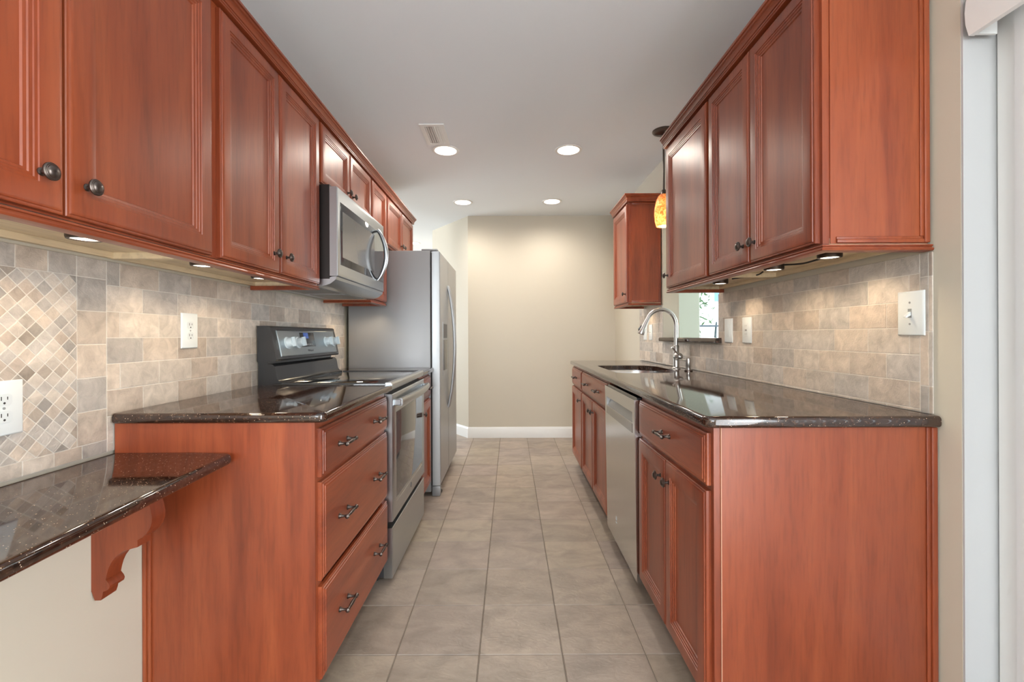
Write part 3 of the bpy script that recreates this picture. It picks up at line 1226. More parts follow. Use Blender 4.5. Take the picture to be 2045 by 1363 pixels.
b.sweep([(0.920, 3.970), (0.920, 3.487), (1.165, 3.487)], crown_prof(2.166, 0.054, 0.022))
solid('crown_moulding', b, M_CHERRY_H, 'short cherry crown moulding on top of the small far cabinet', 'moulding', (0.92, 3.7, 2.166), angle=25)


def rail_prof(z0, z1):
    h = z1 - z0
    return [(-0.018, z0), (0.004, z0), (0.0105, z0 + h * 0.10), (0.013, z0 + h * 0.30), (0.0105, z0 + h * 0.52), (0.006, z0 + h * 0.58), (0.0065, z0 + h * 0.70), (0.010, z0 + h * 0.80), (0.010, z1), (-0.018, z1)]
b = B()
b.sweep([(WL + 0.0085, 0.47), (-0.883, 0.47), (-0.883, 2.062), (WL + 0.0085, 2.062)], rail_prof(1.351, 1.3695))
solid('light_rail', b, M_CHERRY_H, 'cherry light rail moulding under the cabinets left of the microwave', 'moulding', (-0.88, 1.27, 1.35), angle=25)
b = B()
b.sweep([(WL + 0.0085, 2.853), (-0.883, 2.853), (-0.883, 3.180), (WL + 0.0085, 3.180)], rail_prof(1.351, 1.3695))
solid('light_rail', b, M_CHERRY_H, 'short cherry light rail moulding beside the refrigerator', 'moulding', (-0.88, 3.0, 1.35), angle=25)
b = B()
b.sweep([(XR - 0.0005, 2.480), (0.871, 2.480), (0.871, 1.258), (1.166, 1.258)], rail_prof(1.3705, 1.388))
solid('light_rail', b, M_CHERRY_H, 'cherry light rail moulding under the near sink wall cabinets', 'moulding', (0.87, 1.9, 1.37), angle=25)
b = B()
b.sweep([(XR - 0.0005, 3.953), (0.920, 3.953), (0.920, 3.500), (XR - 0.0005, 3.500)], rail_prof(1.3705, 1.388))
solid('light_rail', b, M_CHERRY_H, 'short cherry light rail moulding under the small far cabinet', 'moulding', (0.92, 3.7, 1.37), angle=25)

# ------------------------------------------------------------------ countertops
def slab(outline, z0, z1, round_pts, edges, r=0.011):
    """outline in plan; vertical corners in round_pts get rounded; listed sides get a rounded nose"""
    bm = bmesh.new()
    lo = [bm.verts.new((x, y, z0)) for x, y in outline]
    hi = [bm.verts.new((x, y, z1)) for x, y in outline]
    n = len(outline)
    for k in range(n):
        bm.faces.new([lo[k], lo[(k + 1) % n], hi[(k + 1) % n], hi[k]])
    bm.faces.new(lo[::-1])
    bm.faces.new(hi)
    sides = []
    for k in edges:
        for a, c in ((lo[k], lo[(k + 1) % n]), (hi[k], hi[(k + 1) % n])):
            sides.append(bm.edges.get((a, c)))
    segs = [(Vector((outline[k][0], outline[k][1])), Vector((outline[(k + 1) % n][0], outline[(k + 1) % n][1]))) for k in edges]
    vert = [bm.edges.get((lo[k], hi[k])) for k in round_pts]
    if vert:
        bmesh.ops.bevel(bm, geom=vert, offset=0.028, segments=6, affect='EDGES', profile=0.5)
    fixed = [(Vector((outline[k][0], outline[k][1])), Vector((outline[(k + 1) % n][0], outline[(k + 1) % n][1]))) for k in range(n) if k not in edges]
    bev = []
    for e in bm.edges:
        a, c = e.verts
        if abs(a.co.z - c.co.z) > 1e-6: continue
        m = (a.co + c.co) / 2
        on_fixed = False
        for p, q in fixed:
            d = q - p
            t = ((m.x - p.x) * d.x + (m.y - p.y) * d.y) / d.length_squared
            pr = p + d * t
            if math.hypot(m.x - pr.x, m.y - pr.y) < 1e-4: on_fixed = True
        if not on_fixed: bev.append(e)
    bmesh.ops.bevel(bm, geom=bev, offset=r, segments=5, affect='EDGES', profile=0.5)
    b = B()
    b.add(bm)
    return b


CT0, CT1 = 0.8865, 0.9165
b = slab([(-1.1635, 1.322), (-0.5425, 1.322), (-0.5425, 2.0765), (-1.1635, 2.0765)], CT0, CT1, [1], [0, 1])
solid('countertop', b, M_GRANITE, 'dark speckled granite countertop beside the stove above three drawers', 'countertop', (-0.87, 1.7, CT0))
b = slab([(-1.1635, 2.8425), (-0.5425, 2.8425), (-0.5425, 3.206), (-1.1635, 3.206)], CT0, CT1, [], [1])
solid('countertop', b, M_GRANITE, 'narrow granite countertop piece between the stove and the refrigerator', 'countertop', (-0.87, 3.0, CT0))
b = slab([(-1.1635, 0.20), (-0.728, 0.20), (-0.8115, 1.334), (-1.1635, 1.334)], 0.7695, 0.7995, [2], [1], r=0.012)
solid('granite_desk', b, M_GRANITE, 'low dark granite desk top under the diamond mosaic', 'desk', (-0.95, 0.8, 0.77))

RCZ1 = 0.918
b = slab([(0.5265, 1.222), (0.5265, 4.010), (1.1625, 4.010), (1.1625, 1.222)], CT0, RCZ1, [0, 1], [0, 1, 3])
sc = solid('countertop', b, M_GRANITE, 'long dark granite countertop holding the sink', 'countertop', (0.85, 2.6, CT0))


def rrect(x0, x1, y0, y1, r, seg=8):
    pts = []
    rs = r if isinstance(r, (list, tuple)) else [r] * 4
    for (cx, cy, a0, q) in ((x1 - rs[0], y1 - rs[0], 0, rs[0]), (x0 + rs[1], y1 - rs[1], PI / 2, rs[1]), (x0 + rs[2], y0 + rs[2], PI, rs[2]), (x1 - rs[3], y0 + rs[3], 1.5 * PI, rs[3])):
        for k in range(seg + 1):
            a = a0 + PI / 2 * k / seg
            pts.append((cx + q * math.cos(a), cy + q * math.sin(a)))
    return pts


SO = rrect(0.630, 1.035, 2.665, 3.335, [0.15, 0.07, 0.07, 0.15])
cut = B().prism([(x - 0.85, y - 2.6) for x, y in SO], lambda p, q, t: (p, q, t), -0.05, 0.08)
cutter = cut.mesh('cutter', M_GRANITE, flat=True)
co = bpy.data.objects.new('cutter', cutter)
COL.objects.link(co)
co.location = sc.location
md = sc.modifiers.new('cut', 'BOOLEAN')
md.operation = 'DIFFERENCE'
md.solver = 'EXACT'
md.object = co
dg = bpy.context.evaluated_depsgraph_get()
dg.update()
nm = bpy.data.meshes.new_from_object(sc.evaluated_get(dg))
sc.modifiers.clear()
nm.materials.clear()
nm.materials.append(M_GRANITE)
sc.data = nm
nm.polygons.foreach_set('use_smooth', [True] * len(nm.polygons))
nm.set_sharp_from_angle(angle=math.radians(35))
bpy.data.objects.remove(co)

sink = thing('kitchen_sink', 'stainless undermount sink set into the long granite countertop', 'sink', (0.83, 3.0, 0.70))
b = B()
def ring_at(ins, z):
    o = rrect(0.630 - 0.008 + ins, 1.035 + 0.008 - ins, 2.665 - 0.008 + ins, 3.335 + 0.008 - ins, [max(0.03, 0.155 - ins * 0.5), max(0.03, 0.075 - ins * 0.5)] + [max(0.03, 0.075 - ins * 0.5), max(0.03, 0.155 - ins * 0.5)])
    return [b.bm.verts.new((x, y, z)) for x, y in o]
lv = [ring_at(-0.015, 0.8855), ring_at(-0.015, 0.884), ring_at(0.0, 0.884), ring_at(0.006, 0.86), ring_at(0.012, 0.72), ring_at(0.022, 0.700), ring_at(0.05, 0.692)]
for a, c in zip(lv, lv[1:]):
    n = len(a)
    for k in range(n):
        b._face([a[k], a[(k + 1) % n], c[(k + 1) % n], c[k]])
b._face(lv[-1])
o = part('bowl', b, M_STEEL_SINK, sink)
b = B()
b.lathe([(0.045, 0.693), (0.045, 0.6955), (0.036, 0.6955), (0.03, 0.6935)], (0.86, 3.0, 0), (0, 0, 1), 28)
part('drain', b, M_NICKEL, sink)

# pass-through ledge
b = slab([(1.128, 2.492), (1.128, 3.445), (1.1622, 3.445), (1.1622, 3.460), (1.325, 3.460), (1.325, 2.5395), (1.1622, 2.5395), (1.1622, 2.492)], 1.0935, 1.1235, [], [0], r=0.010)
led = solid('window_ledge', b, M_GRANITE, 'dark granite ledge along the bottom of the pass-through', 'ledge', (1.2, 3.0, 1.0935))

# ------------------------------------------------------------------ corbel under the desk
CB = [(125, -110), (700, -110), (760, 100), (795, 200), (812, 290), (808, 360), (785, 430), (740, 490), (690, 530), (648, 552), (648, 632), (570, 652),
      (500, 672), (440, 706), (390, 752), (350, 806), (322, 866), (303, 930), (288, 1000), (300, 1012), (322, 1040), (334, 1072), (322, 1104), (290, 1124), (258, 1132),
      (250, 1180), (232, 1230), (165, 1232), (132, 1140), (125, 1136)]
k_ = 0.0002287
poly = [(-1.0825 + (p - 125) * k_, 0.461 + (1232 - q) * k_) for p, q in CB]
poly = [(p, min(q, 0.7685)) for p, q in poly]
b = B().prism(poly, lambda p, q, t: (p, t, q), 1.168, 1.214)
solid('desk_bracket', b, M_CHERRY, 'scrolled cherry bracket under the granite desk top', 'bracket', (-1.08, 1.19, 0.46), angle=30)

# ------------------------------------------------------------------ stove
ST = thing('electric_range', 'stainless electric stove with black glass top and knobs on the back panel', 'stove', (-0.86, 2.46, 0))
y0, y1 = 2.0795, 2.8395
b = B()
b.box(-1.163, -0.585, y0, y1, 0.03, 0.905)
b.box(-1.14, -0.62, y0 + 0.03, y1 - 0.03, 0.001, 0.03)
part('body', b, M_DARKSTEEL, ST, flat=True)
b = B()
b.box(-1.09, -0.572, y0 - 0.001, y1 + 0.001, 0.9055, 0.9245, 0.004, 2)
part('cooktop', b, M_BLACKGLASS, ST)
b = B()
for y in (y0 - 0.0015, y1 - 0.0015):
    b.box(-1.05, -0.575, y, y + 0.002, 0.9215, 0.9258, 0.0008, 1)
part('cooktop_edge', b, M_DARKSTEEL, ST)
for (x, y, r_) in ((-0.72, 2.26, 0.10), (-0.72, 2.66, 0.085), (-0.95, 2.26, 0.075), (-0.95, 2.66, 0.10)):
    b = B()
    n = 40
    va = [b.bm.verts.new((x + r_ * math.cos(2 * PI * k / n), y + r_ * math.sin(2 * PI * k / n), 0.9248)) for k in range(n)]
    vb_ = [b.bm.verts.new((x + (r_ - 0.002) * math.cos(2 * PI * k / n), y + (r_ - 0.002) * math.sin(2 * PI * k / n), 0.9248)) for k in range(n)]
    for k in range(n):
        b._face([va[k], va[(k + 1) % n], vb_[(k + 1) % n], vb_[k]])
    part('burner_ring', b, M_DARKSTEEL, ST)
b = B()
b.prism([(-0.585, 0.892), (-0.547, 0.892), (-0.543, 0.898), (-0.543, 0.918), (-0.549, 0.9265), (-0.572, 0.9265), (-0.585, 0.92)], lambda p, q, t: (p, t, q), y0, y1)
part('front_trim', b, M_STEEL, ST)
# back guard
b = B()
b.prism([(-1.163, 1.026), (-1.163, 1.190), (-1.112, 1.190), (-1.104, 1.184), (-1.074, 1.034), (-1.078, 1.026)], lambda p, q, t: (p, t, q), y0 + 0.002, y1 - 0.002)
b.box(-1.163, -1.118, y0 + 0.012, y1 - 0.012, 1.002, 1.028)
part('back_guard', b, M_BLACK, ST)
b = B()
b.prism([(-1.163, 0.9055), (-1.163, 1.006), (-1.108, 1.013), (-1.095, 1.010), (-1.085, 0.998), (-1.076, 0.945), (-1.066, 0.932), (-1.050, 0.9262), (-1.050, 0.9055)], lambda p, q, t: (p, t, q), y0 + 0.010, y1 - 0.010)
part('vent_riser', b, M_BLACK, ST, angle=50)
cA, cB_ = Vector((-1.1035, 0, 1.181)), Vector((-1.0745, 0, 1.036))
cd = (cB_ - cA)
cn = Vector((-cd.z, 0, cd.x)).normalized()
if cn.x < 0: cn = -cn
def onp(y, t, n):
    v = cA + cd * t + cn * n
    return (v.x, y, v.z)
b = B()
b.rings(lambda u, v, n: onp(2.128 + u, 0.93 - v / cd.length, n), 0.676, cd.length * 0.85, [(0, 0.0), (0, 0.0025), (0.003, 0.004), (0.004, 0.004)])
cp = part('control_panel', b, brushed('panel_grey', (0.42, 0.47, 0.50), 0.3), ST)
b = B()
b.rings(lambda u, v, n: onp(2.350 + u, 0.66 - v / cd.length, 0.004 + n), 0.165, 0.076, [(0, 0.0), (0, 0.0015), (0.001, 0.002)])
dsp = part('display', b, M_BLACK, cp)
b = B()
b.rings(lambda u, v, n: onp(2.388 + u, 0.36 - v / cd.length, 0.0060 + n), 0.055, 0.030, [(0, 0.0), (0, 0.0008), (0.001, 0.001)])
b2 = B()
for (uu, vv, ww, hh) in ((2.397, 0.34, 0.012, 0.022), (2.413, 0.30, 0.012, 0.014), (2.428, 0.34, 0.008, 0.020)):
    b2.rings(lambda u, v, n, uu=uu, vv=vv: onp(uu + u, vv - v / cd.length, 0.0070 + n), ww, hh, [(0, 0.0), (0, 0.0004)])
part('clock_screen', b, M_LCD, dsp)
b3 = B()
for q in range(5):
    b3.rings(lambda u, v, n, q=q: onp(2.385 + q * 0.020 + u, 0.60 - v / cd.length, 0.0060 + n), 0.010, 0.006, [(0, 0.0), (0, 0.0004)])
part('key_marks', b3, mat('key_mark', (0.45, 0.48, 0.5), 0.5), dsp)
for ky in (2.205, 2.315, 2.665, 2.770):
    b = B()
    o_ = Vector(onp(ky, 0.50, 0.004))
    b.lathe([(0.030, 0.0), (0.030, 0.004), (0.024, 0.006), (0.0225, 0.024), (0.020, 0.028), (0.0, 0.028)], o_, cn, 26)
    tz = cd.normalized()
    g1 = bmesh.new()
    bmesh.ops.create_cube(g1, size=1)
    Mx = Matrix(((cn.x, 0, tz.x, 0), (cn.y, 1, tz.y, 0), (cn.z, 0, tz.z, 0), (0, 0, 0, 1)))
    for v in g1.verts:
        v.co = Mx @ Vector((v.co.x * 0.016, v.co.y * 0.011, v.co.z * 0.046)) + o_ + cn * 0.034
    b.add(g1)
    part('knob', b, M_WRAP, cp)
# maker's name under the clock
def lettering(txt, size, loc, rot, m, parent, name='lettering', extr=0.0003):
    c = bpy.data.curves.new(name, 'FONT')
    c.body = txt
    c.size = size
    c.align_x = 'CENTER'
    c.align_y = 'CENTER'
    c.extrude = extr
    tmp = bpy.data.objects.new('tmp', c)
    COL.objects.link(tmp)
    me = bpy.data.meshes.new_from_object(tmp.evaluated_get(bpy.context.evaluated_depsgraph_get()))
    bpy.data.objects.remove(tmp)
    o = bpy.data.objects.new(name, me)
    COL.objects.link(o)
    me.materials.clear()
    me.materials.append(m)
    org = Vector((0, 0, 0))
    q = parent
    while q is not None:
        org += q.location
        q = q.parent
    o.parent = parent
    o.matrix_local = Matrix.Translation(Vector(loc) - org) @ rot.to_4x4()
    return o
# text axes on a face that looks along +X: text x -> +Y, text y -> up, normal -> +X
upv = -cd.normalized()
rotp = Matrix(((0, upv.x, cn.x), (1, upv.y, cn.y), (0, upv.z, cn.z)))
lettering('Whirlpool', 0.016, onp(2.445, 0.80, 0.0045), rotp, M_ENGRAVE, cp)
# oven door
b = B()
b.rings(lambda u, v, n: (-0.585 + n, y0 + 0.002 + u, 0.286 + v), y1 - y0 - 0.004, 0.587, [(0, 0), (0, 0.040), (0.002, 0.0425), (0.0035, 0.0435), (0.07, 0.0435), (0.072, 0.0420), (0.075, 0.0420)])
od = part('oven_door', b, M_STEEL, ST)
b = B()
b.rings(lambda u, v, n: (-0.543 + n, 2.146 + u, 0.376 + v), 0.627, 0.405, [(0, 0), (0, 0.0012), (0.001, 0.0018)])
part('window', b, M_OVENGLASS, od, label='dark mirror glass oven window')
b = B()
hp = []
for t in range(17):
    u = t / 16
    yy = y0 + 0.030 + (y1 - y0 - 0.06) * u
    hp.append((-0.512 + 0.018 * (1 - (2 * u - 1) ** 2), yy, 0.833))
for t in range(16):
    a, c = hp[t], hp[t + 1]
    b.prism([(-0.010, -0.018), (0.006, -0.018), (0.011, -0.010), (0.011, 0.010), (0.006, 0.018), (-0.010, 0.018)],
            lambda p, q, w, a=a, c=c: (a[0] * (1 - w) + c[0] * w + p, a[1] * (1 - w) + c[1] * w, a[2] + q), 0, 1)
for yy in (y0 + 0.034, y1 - 0.034):
    b.box(-0.543, -0.508, yy - 0.010, yy + 0.010, 0.818, 0.848, 0.003, 1)
bmesh.ops.remove_doubles(b.bm, verts=b.bm.verts[:], dist=1e-5)
part('handle', b, M_STEEL, od)
b = B()
b.lathe([(0.014, 0), (0.014, 0.0008), (0.011, 0.0008), (0.011, 0.0)], (-0.5415, 2.46, 0.335), (1, 0, 0), 24, cap=False)
b.box(-0.5415, -0.5407, 2.455, 2.457, 0.325, 0.345)
b.box(-0.5415, -0.5407, 2.463, 2.465, 0.325, 0.345)
part('badge', b, M_ENGRAVE, od)
b = B()
b.rings(lambda u, v, n: (-0.585 + n, y0 + 0.002 + u, 0.026 + v), y1 - y0 - 0.004, 0.231, [(0, 0), (0, 0.038), (0.002, 0.0405), (0.0035, 0.0415), (0.01, 0.0415)])
part('storage_drawer', b, M_STEEL, ST)

# ------------------------------------------------------------------ microwave
MW = thing('microwave', 'stainless over-the-range microwave hanging above the stove', 'microwave', (-0.98, 2.46, 1.40))
b = B()
b.box(-1.168, -0.8275, 2.0785, 2.8365, 1.405, 1.8385)
part('body', b, mat('brown_black_case', (0.014, 0.010, 0.009), 0.35), MW, flat=True)
b = B()
b.rings(lambda u, v, n: (-0.827 + n, 2.0785 + u, 1.418 + v), 0.758, 0.411, [(0, 0), (0, 0.033), (0.003, 0.0365), (0.005, 0.037), (0.02, 0.037)])
md_ = part('door', b, M_STEEL, MW)
b = B()
b.rings(lambda u, v, n: (-0.790 + n, 2.112 + u, 1.474 + v), 0.712, 0.292, [(0, 0), (0, 0.0012), (0.001, 0.0018)])
part('window', b, mat('microwave_glass', (0.10, 0.10, 0.105), 0.05, 0.6), md_)
b = B()
b.rings(lambda u, v, n: (-0.7880 + n, 2.135 + u, 1.512 + v), 0.50, 0.216, [(0, 0), (0, 0.0005)])
part('screen', b, mat('microwave_mesh', (0.22, 0.22, 0.225), 0.12, 0.5), md_)
b = B()
pts = []
for t in range(25):
    u = t / 24
    pts.append((-0.786 + 0.052 * math.sin(PI * u) ** 0.75, 2.690, 1.472 + 0.298 * u))
b.tube(pts, [0.010 + 0.004 * math.sin(PI * t / 24) for t in range(25)], 14)
part('handle', b, M_STEEL, md_)
b = B()
b.prism([(-0.86, 1.405), (-0.812, 1.416), (-0.796, 1.416), (-0.800, 1.402), (-0.826, 1.382), (-0.86, 1.372), (-1.165, 1.372), (-1.165, 1.405)], lambda p, q, t: (p, t, q), 2.080, 2.835)
part('vent_hood', b, M_STEEL, MW)
b = B()
for a, c in ((2.13, 2.42), (2.49, 2.78)):
    b.box(-1.10, -0.90, a, c, 1.3685, 1.3718)
part('grease_filter', b, M_FILTER, MW, flat=True)

# ------------------------------------------------------------------ refrigerator
FR = thing('refrigerator', 'tall stainless side-by-side refrigerator at the far end of the stove wall', 'refrigerator', (-0.83, 3.69, 0))
f0, f1, fs = 3.216, 4.168, 3.628
b = B()
b.box(-1.150, -0.566, f0, f1, 0.03, 1.748, 0.006, 2)
part('body', b, M_FRIDGESIDE, FR)
b = B()
b.box(-0.5655, -0.555, f0 + 0.01, f1 - 0.01, 0.08, 1.735)
part('door_gasket', b, M_BLACKGAP, FR, flat=True)
def fr_door(ya, yb, lab):
    b = B()
    w = yb - ya
    def fn(u, v, n):
        return (-0.555 + n + (0.004 * math.sin(PI * u / w) if n > 0.05 else 0), ya + u, 0.078 + v)
    bm2 = b.bm
    prof = [(0, 0), (0, 0.050), (0.004, 0.056), (0.010, 0.058), (0.016, 0.058)]
    b.rings(lambda u, v, n: (-0.555 + n, ya + u, 0.078 + v), w, 1.664, prof)
    return part('door', b, M_STEEL_FR, FR, label=lab)
fd = fr_door(f0, fs - 0.002, 'freezer door with a dispenser niche')
rd = fr_door(fs + 0.002, f1, 'plain stainless fridge door')
def bow(yc, door):
    b = B()
    pts = [(-0.4975, yc, 0.575)]
    for t in range(25):
        u = t / 24
        pts.append((-0.494 + 0.050 * math.sin(PI * u) ** 0.8, yc, 0.58 + 0.95 * u))
    pts.append((-0.4975, yc, 1.535))
    b.tube(pts, 0.0095, 12)
    part('handle', b, M_STEEL_FR, door)
bow(fs - 0.030, fd)
bow(fs + 0.030, rd)
b = B()
b.box(-0.498, -0.4945, 3.335, 3.565, 0.845, 1.245, 0.0015, 1)
dp = part('dispenser', b, M_STEEL_FR, fd)
b = B()
b.box(-0.4946, -0.4935, 3.355, 3.545, 0.885, 1.11)
part('niche', b, M_BLACK, dp, flat=True)
b = B()
b.box(-0.4946, -0.4930, 3.355, 3.545, 1.125, 1.23)
part('control_pad', b, M_DARKSTEEL, dp, flat=True)
b = B()
b.box(-0.56, -0.50, f0 + 0.004, f0 + 0.050, 0.001, 0.072, 0.006, 2)
part('foot', b, M_FRIDGESIDE, FR)
b = B()
b.lathe([(0.018, -0.012), (0.018, 0.012)], (-0.515, f0 + 0.062, 0.0185), (0, 1, 0), 20)
part('roller', b, M_BLACKGAP, FR)
b = B()
b.box(-0.58, -0.525, f0 + 0.06, f1 - 0.01, 0.03, 0.072)
part('base_grille', b, M_DARKSTEEL, FR, flat=True)
for yy in (f0 + 0.006, f1 - 0.056):
    b = B()
    b.box(-0.63, -0.515, yy, yy + 0.05, 1.7485, 1.760, 0.004, 2)
    part('hinge_cover', b, M_FRIDGESIDE, FR)

# ------------------------------------------------------------------ dishwasher
DW = thing('dishwasher', 'stainless dishwasher with a recessed grip under the sink counter', 'dishwasher', (0.85, 2.23, 0))
d0, d1 = 1.9305, 2.5245
b = B()
b.box(0.590, 1.155, d0 + 0.004, d1 - 0.004, 0.09, 0.872)
b.box(0.64, 1.155, d0 + 0.004, d1 - 0.004, 0.001, 0.09)
part('body', b, M_BLACKGAP, DW, flat=True)
def dwx(z):
    return 0.5365 - 0.010 * max(0.0, (z - 0.084) / 0.78)
b = B()
def dwp(p, z):
    return p + dwx(z)
zt, zb, p0, p1 = 0.8635, 0.084, 0.760, 0.806
ml, mr_ = d0 + 0.035, d1 - 0.035
def dwbox(ya, yb, za, zc, dep=0.0, back=0.045):
    vs = []
    for z in (za, zc):
        for y in (ya, yb):
            vs.append(b.bm.verts.new((dwx(z) + dep, y, z)))
    for z in (za, zc):
        for y in (ya, yb):
            vs.append(b.bm.verts.new((0.5895, y, z)))
    for f in ((0, 1, 3, 2), (4, 6, 7, 5), (0, 2, 6, 4), (1, 5, 7, 3), (0, 4, 5, 1), (2, 3, 7, 6)):
        b._face([vs[k] for k in f])
dwbox(d0, d1, p1, zt)
dwbox(d0, d1, zb, p0)
dwbox(d0, ml, p0, p1)
dwbox(mr_, d1, p0, p1)
ddoor = part('door', b, M_STEEL_DW, DW, flat=True)
b = B()
n = 8
def dwdep(z):
    return 0.004 + 0.026 * (z - p0) / (p1 - p0)
for k in range(n):
    za = p0 + (p1 - p0) * k / n
    zc = p0 + (p1 - p0) * (k + 1) / n
    b.quad([(dwx(za) + dwdep(za), ml, za), (dwx(za) + dwdep(za), mr_, za), (dwx(zc) + dwdep(zc), mr_, zc), (dwx(zc) + dwdep(zc), ml, zc)])
for ye in (ml + 0.0006, mr_ - 0.0006):
    b.quad([(dwx(p0), ye, p0), (dwx(p0) + dwdep(p0), ye, p0), (dwx(p1) + dwdep(p1), ye, p1), (dwx(p1), ye, p1)])
part('grip_recess', b, brushed('recess_steel', (0.30, 0.295, 0.29), 0.4), ddoor)
b = B()
b.box(dwx(0.735) - 0.0015, dwx(0.735) + 0.004, ml, mr_, 0.716, 0.758, 0.001, 1)
part('grip_bar', b, brushed('grip_steel', (0.36, 0.35, 0.345), 0.25), ddoor)
b = B()
b.box(0.5415, 0.5890, d0 + 0.012, d1 - 0.012, 0.8636, 0.872)
part('control_strip', b, M_BLACK, ddoor, flat=True)
b = B()
b.lathe([(0.011, 0), (0.011, 0.0008), (0.008, 0.0008), (0.008, 0)], (dwx(0.20) - 0.0001, 2.30, 0.21), (-1, 0, 0), 22, cap=False)
b.box(dwx(0.2) - 0.001, dwx(0.2) + 0.002, 2.290, 2.310, 0.188, 0.191)
part('badge', b, M_WRAP, ddoor)

# ------------------------------------------------------------------ faucet and soap dispenser
FA = thing('kitchen_faucet', 'tall nickel gooseneck faucet behind the sink', 'faucet', (1.09, 2.985, RCZ1))
fx, fy = 1.092, 2.985
b = B()
b.lathe([(0.027, 0), (0.027, 0.004), (0.023, 0.010), (0.0195, 0.012), (0.0195, 0.150), (0.0165, 0.156)], (fx, fy, RCZ1), (0, 0, 1), 28)
part('base', b, M_NICKEL, FA)
b = B()
pts = [(fx, fy, RCZ1 + 0.150), (fx, fy, RCZ1 + 0.20), (fx, fy, RCZ1 + 0.265)]
R0 = 0.098
zc = RCZ1 + 0.290
for t in range(0, 21):
    a = math.radians(0 + 158 * t / 20)
    pts.append((fx - R0 + R0 * math.cos(a), fy - 0.004 * t / 20, zc + R0 * 1.04 * math.sin(a)))
b.tube(pts, 0.0135, 16)
part('spout', b, M_NICKEL, FA)
e = Vector(pts[-1])
dr = (Vector(pts[-1]) - Vector(pts[-2])).normalized()
b = B()
b.lathe([(0.0138, -0.005), (0.0142, 0.0), (0.0150, 0.03), (0.0185, 0.075), (0.0215, 0.103), (0.0205, 0.108), (0.012, 0.108)], e, dr, 24)
sh = part('spray_head', b, M_NICKEL, FA)
b = B()
sd = dr.cross(Vector((0, 1, 0))).normalized()
if sd.x > 0: sd = -sd
c1 = e + dr * 0.055 + sd * 0.0165
c2 = e + dr * 0.085 + sd * 0.0205
b.tube([c1 - sd * 0.003, c1 + sd * 0.002 + dr * 0.006, c2 + sd * 0.003, c2 - sd * 0.002 + dr * 0.01], [0.003, 0.006, 0.006, 0.003], 10)
part('spray_button', b, M_BLACK, sh)
b = B()
hz = RCZ1 + 0.082
b.lathe([(0.0, -0.012), (0.022, -0.010), (0.027, 0.0), (0.026, 0.018), (0.020, 0.036), (0.010, 0.046), (0, 0.048)], (fx, fy - 0.012, hz), (0.35, -1, 0), 22)
hd_ = part('handle', b, M_NICKEL, FA)
b = B()
b.tube([(fx + 0.010, fy - 0.045, hz + 0.006), (fx - 0.02, fy - 0.055, hz + 0.030), (fx - 0.052, fy - 0.066, hz + 0.060)], [0.006, 0.0052, 0.0062], 12)
part('lever', b, M_NICKEL, hd_)

SD = thing('soap_dispenser', 'short nickel soap dispenser beside the faucet', 'soap dispenser', (1.094, 2.785, RCZ1))
b = B()
b.lathe([(0.025, 0), (0.025, 0.006), (0.020, 0.009), (0.015, 0.010)], (1.094, 2.785, RCZ1), (0, 0, 1), 24)
part('base_ring', b, M_BRONZE, SD, label='dark base ring')
b = B()
b.lathe([(0.0145, 0.010), (0.0145, 0.030), (0.0165, 0.034), (0.0165, 0.070), (0.0150, 0.078), (0.008, 0.082)], (1.094, 2.785, RCZ1), (0, 0, 1), 24)
part('pump', b, M_NICKEL, SD)
b = B()
b.tube([(1.094, 2.785, RCZ1 + 0.060), (1.062, 2.793, RCZ1 + 0.070), (1.040, 2.800, RCZ1 + 0.068)], [0.0055, 0.005, 0.004], 10)
part('nozzle', b, M_NICKEL, SD)

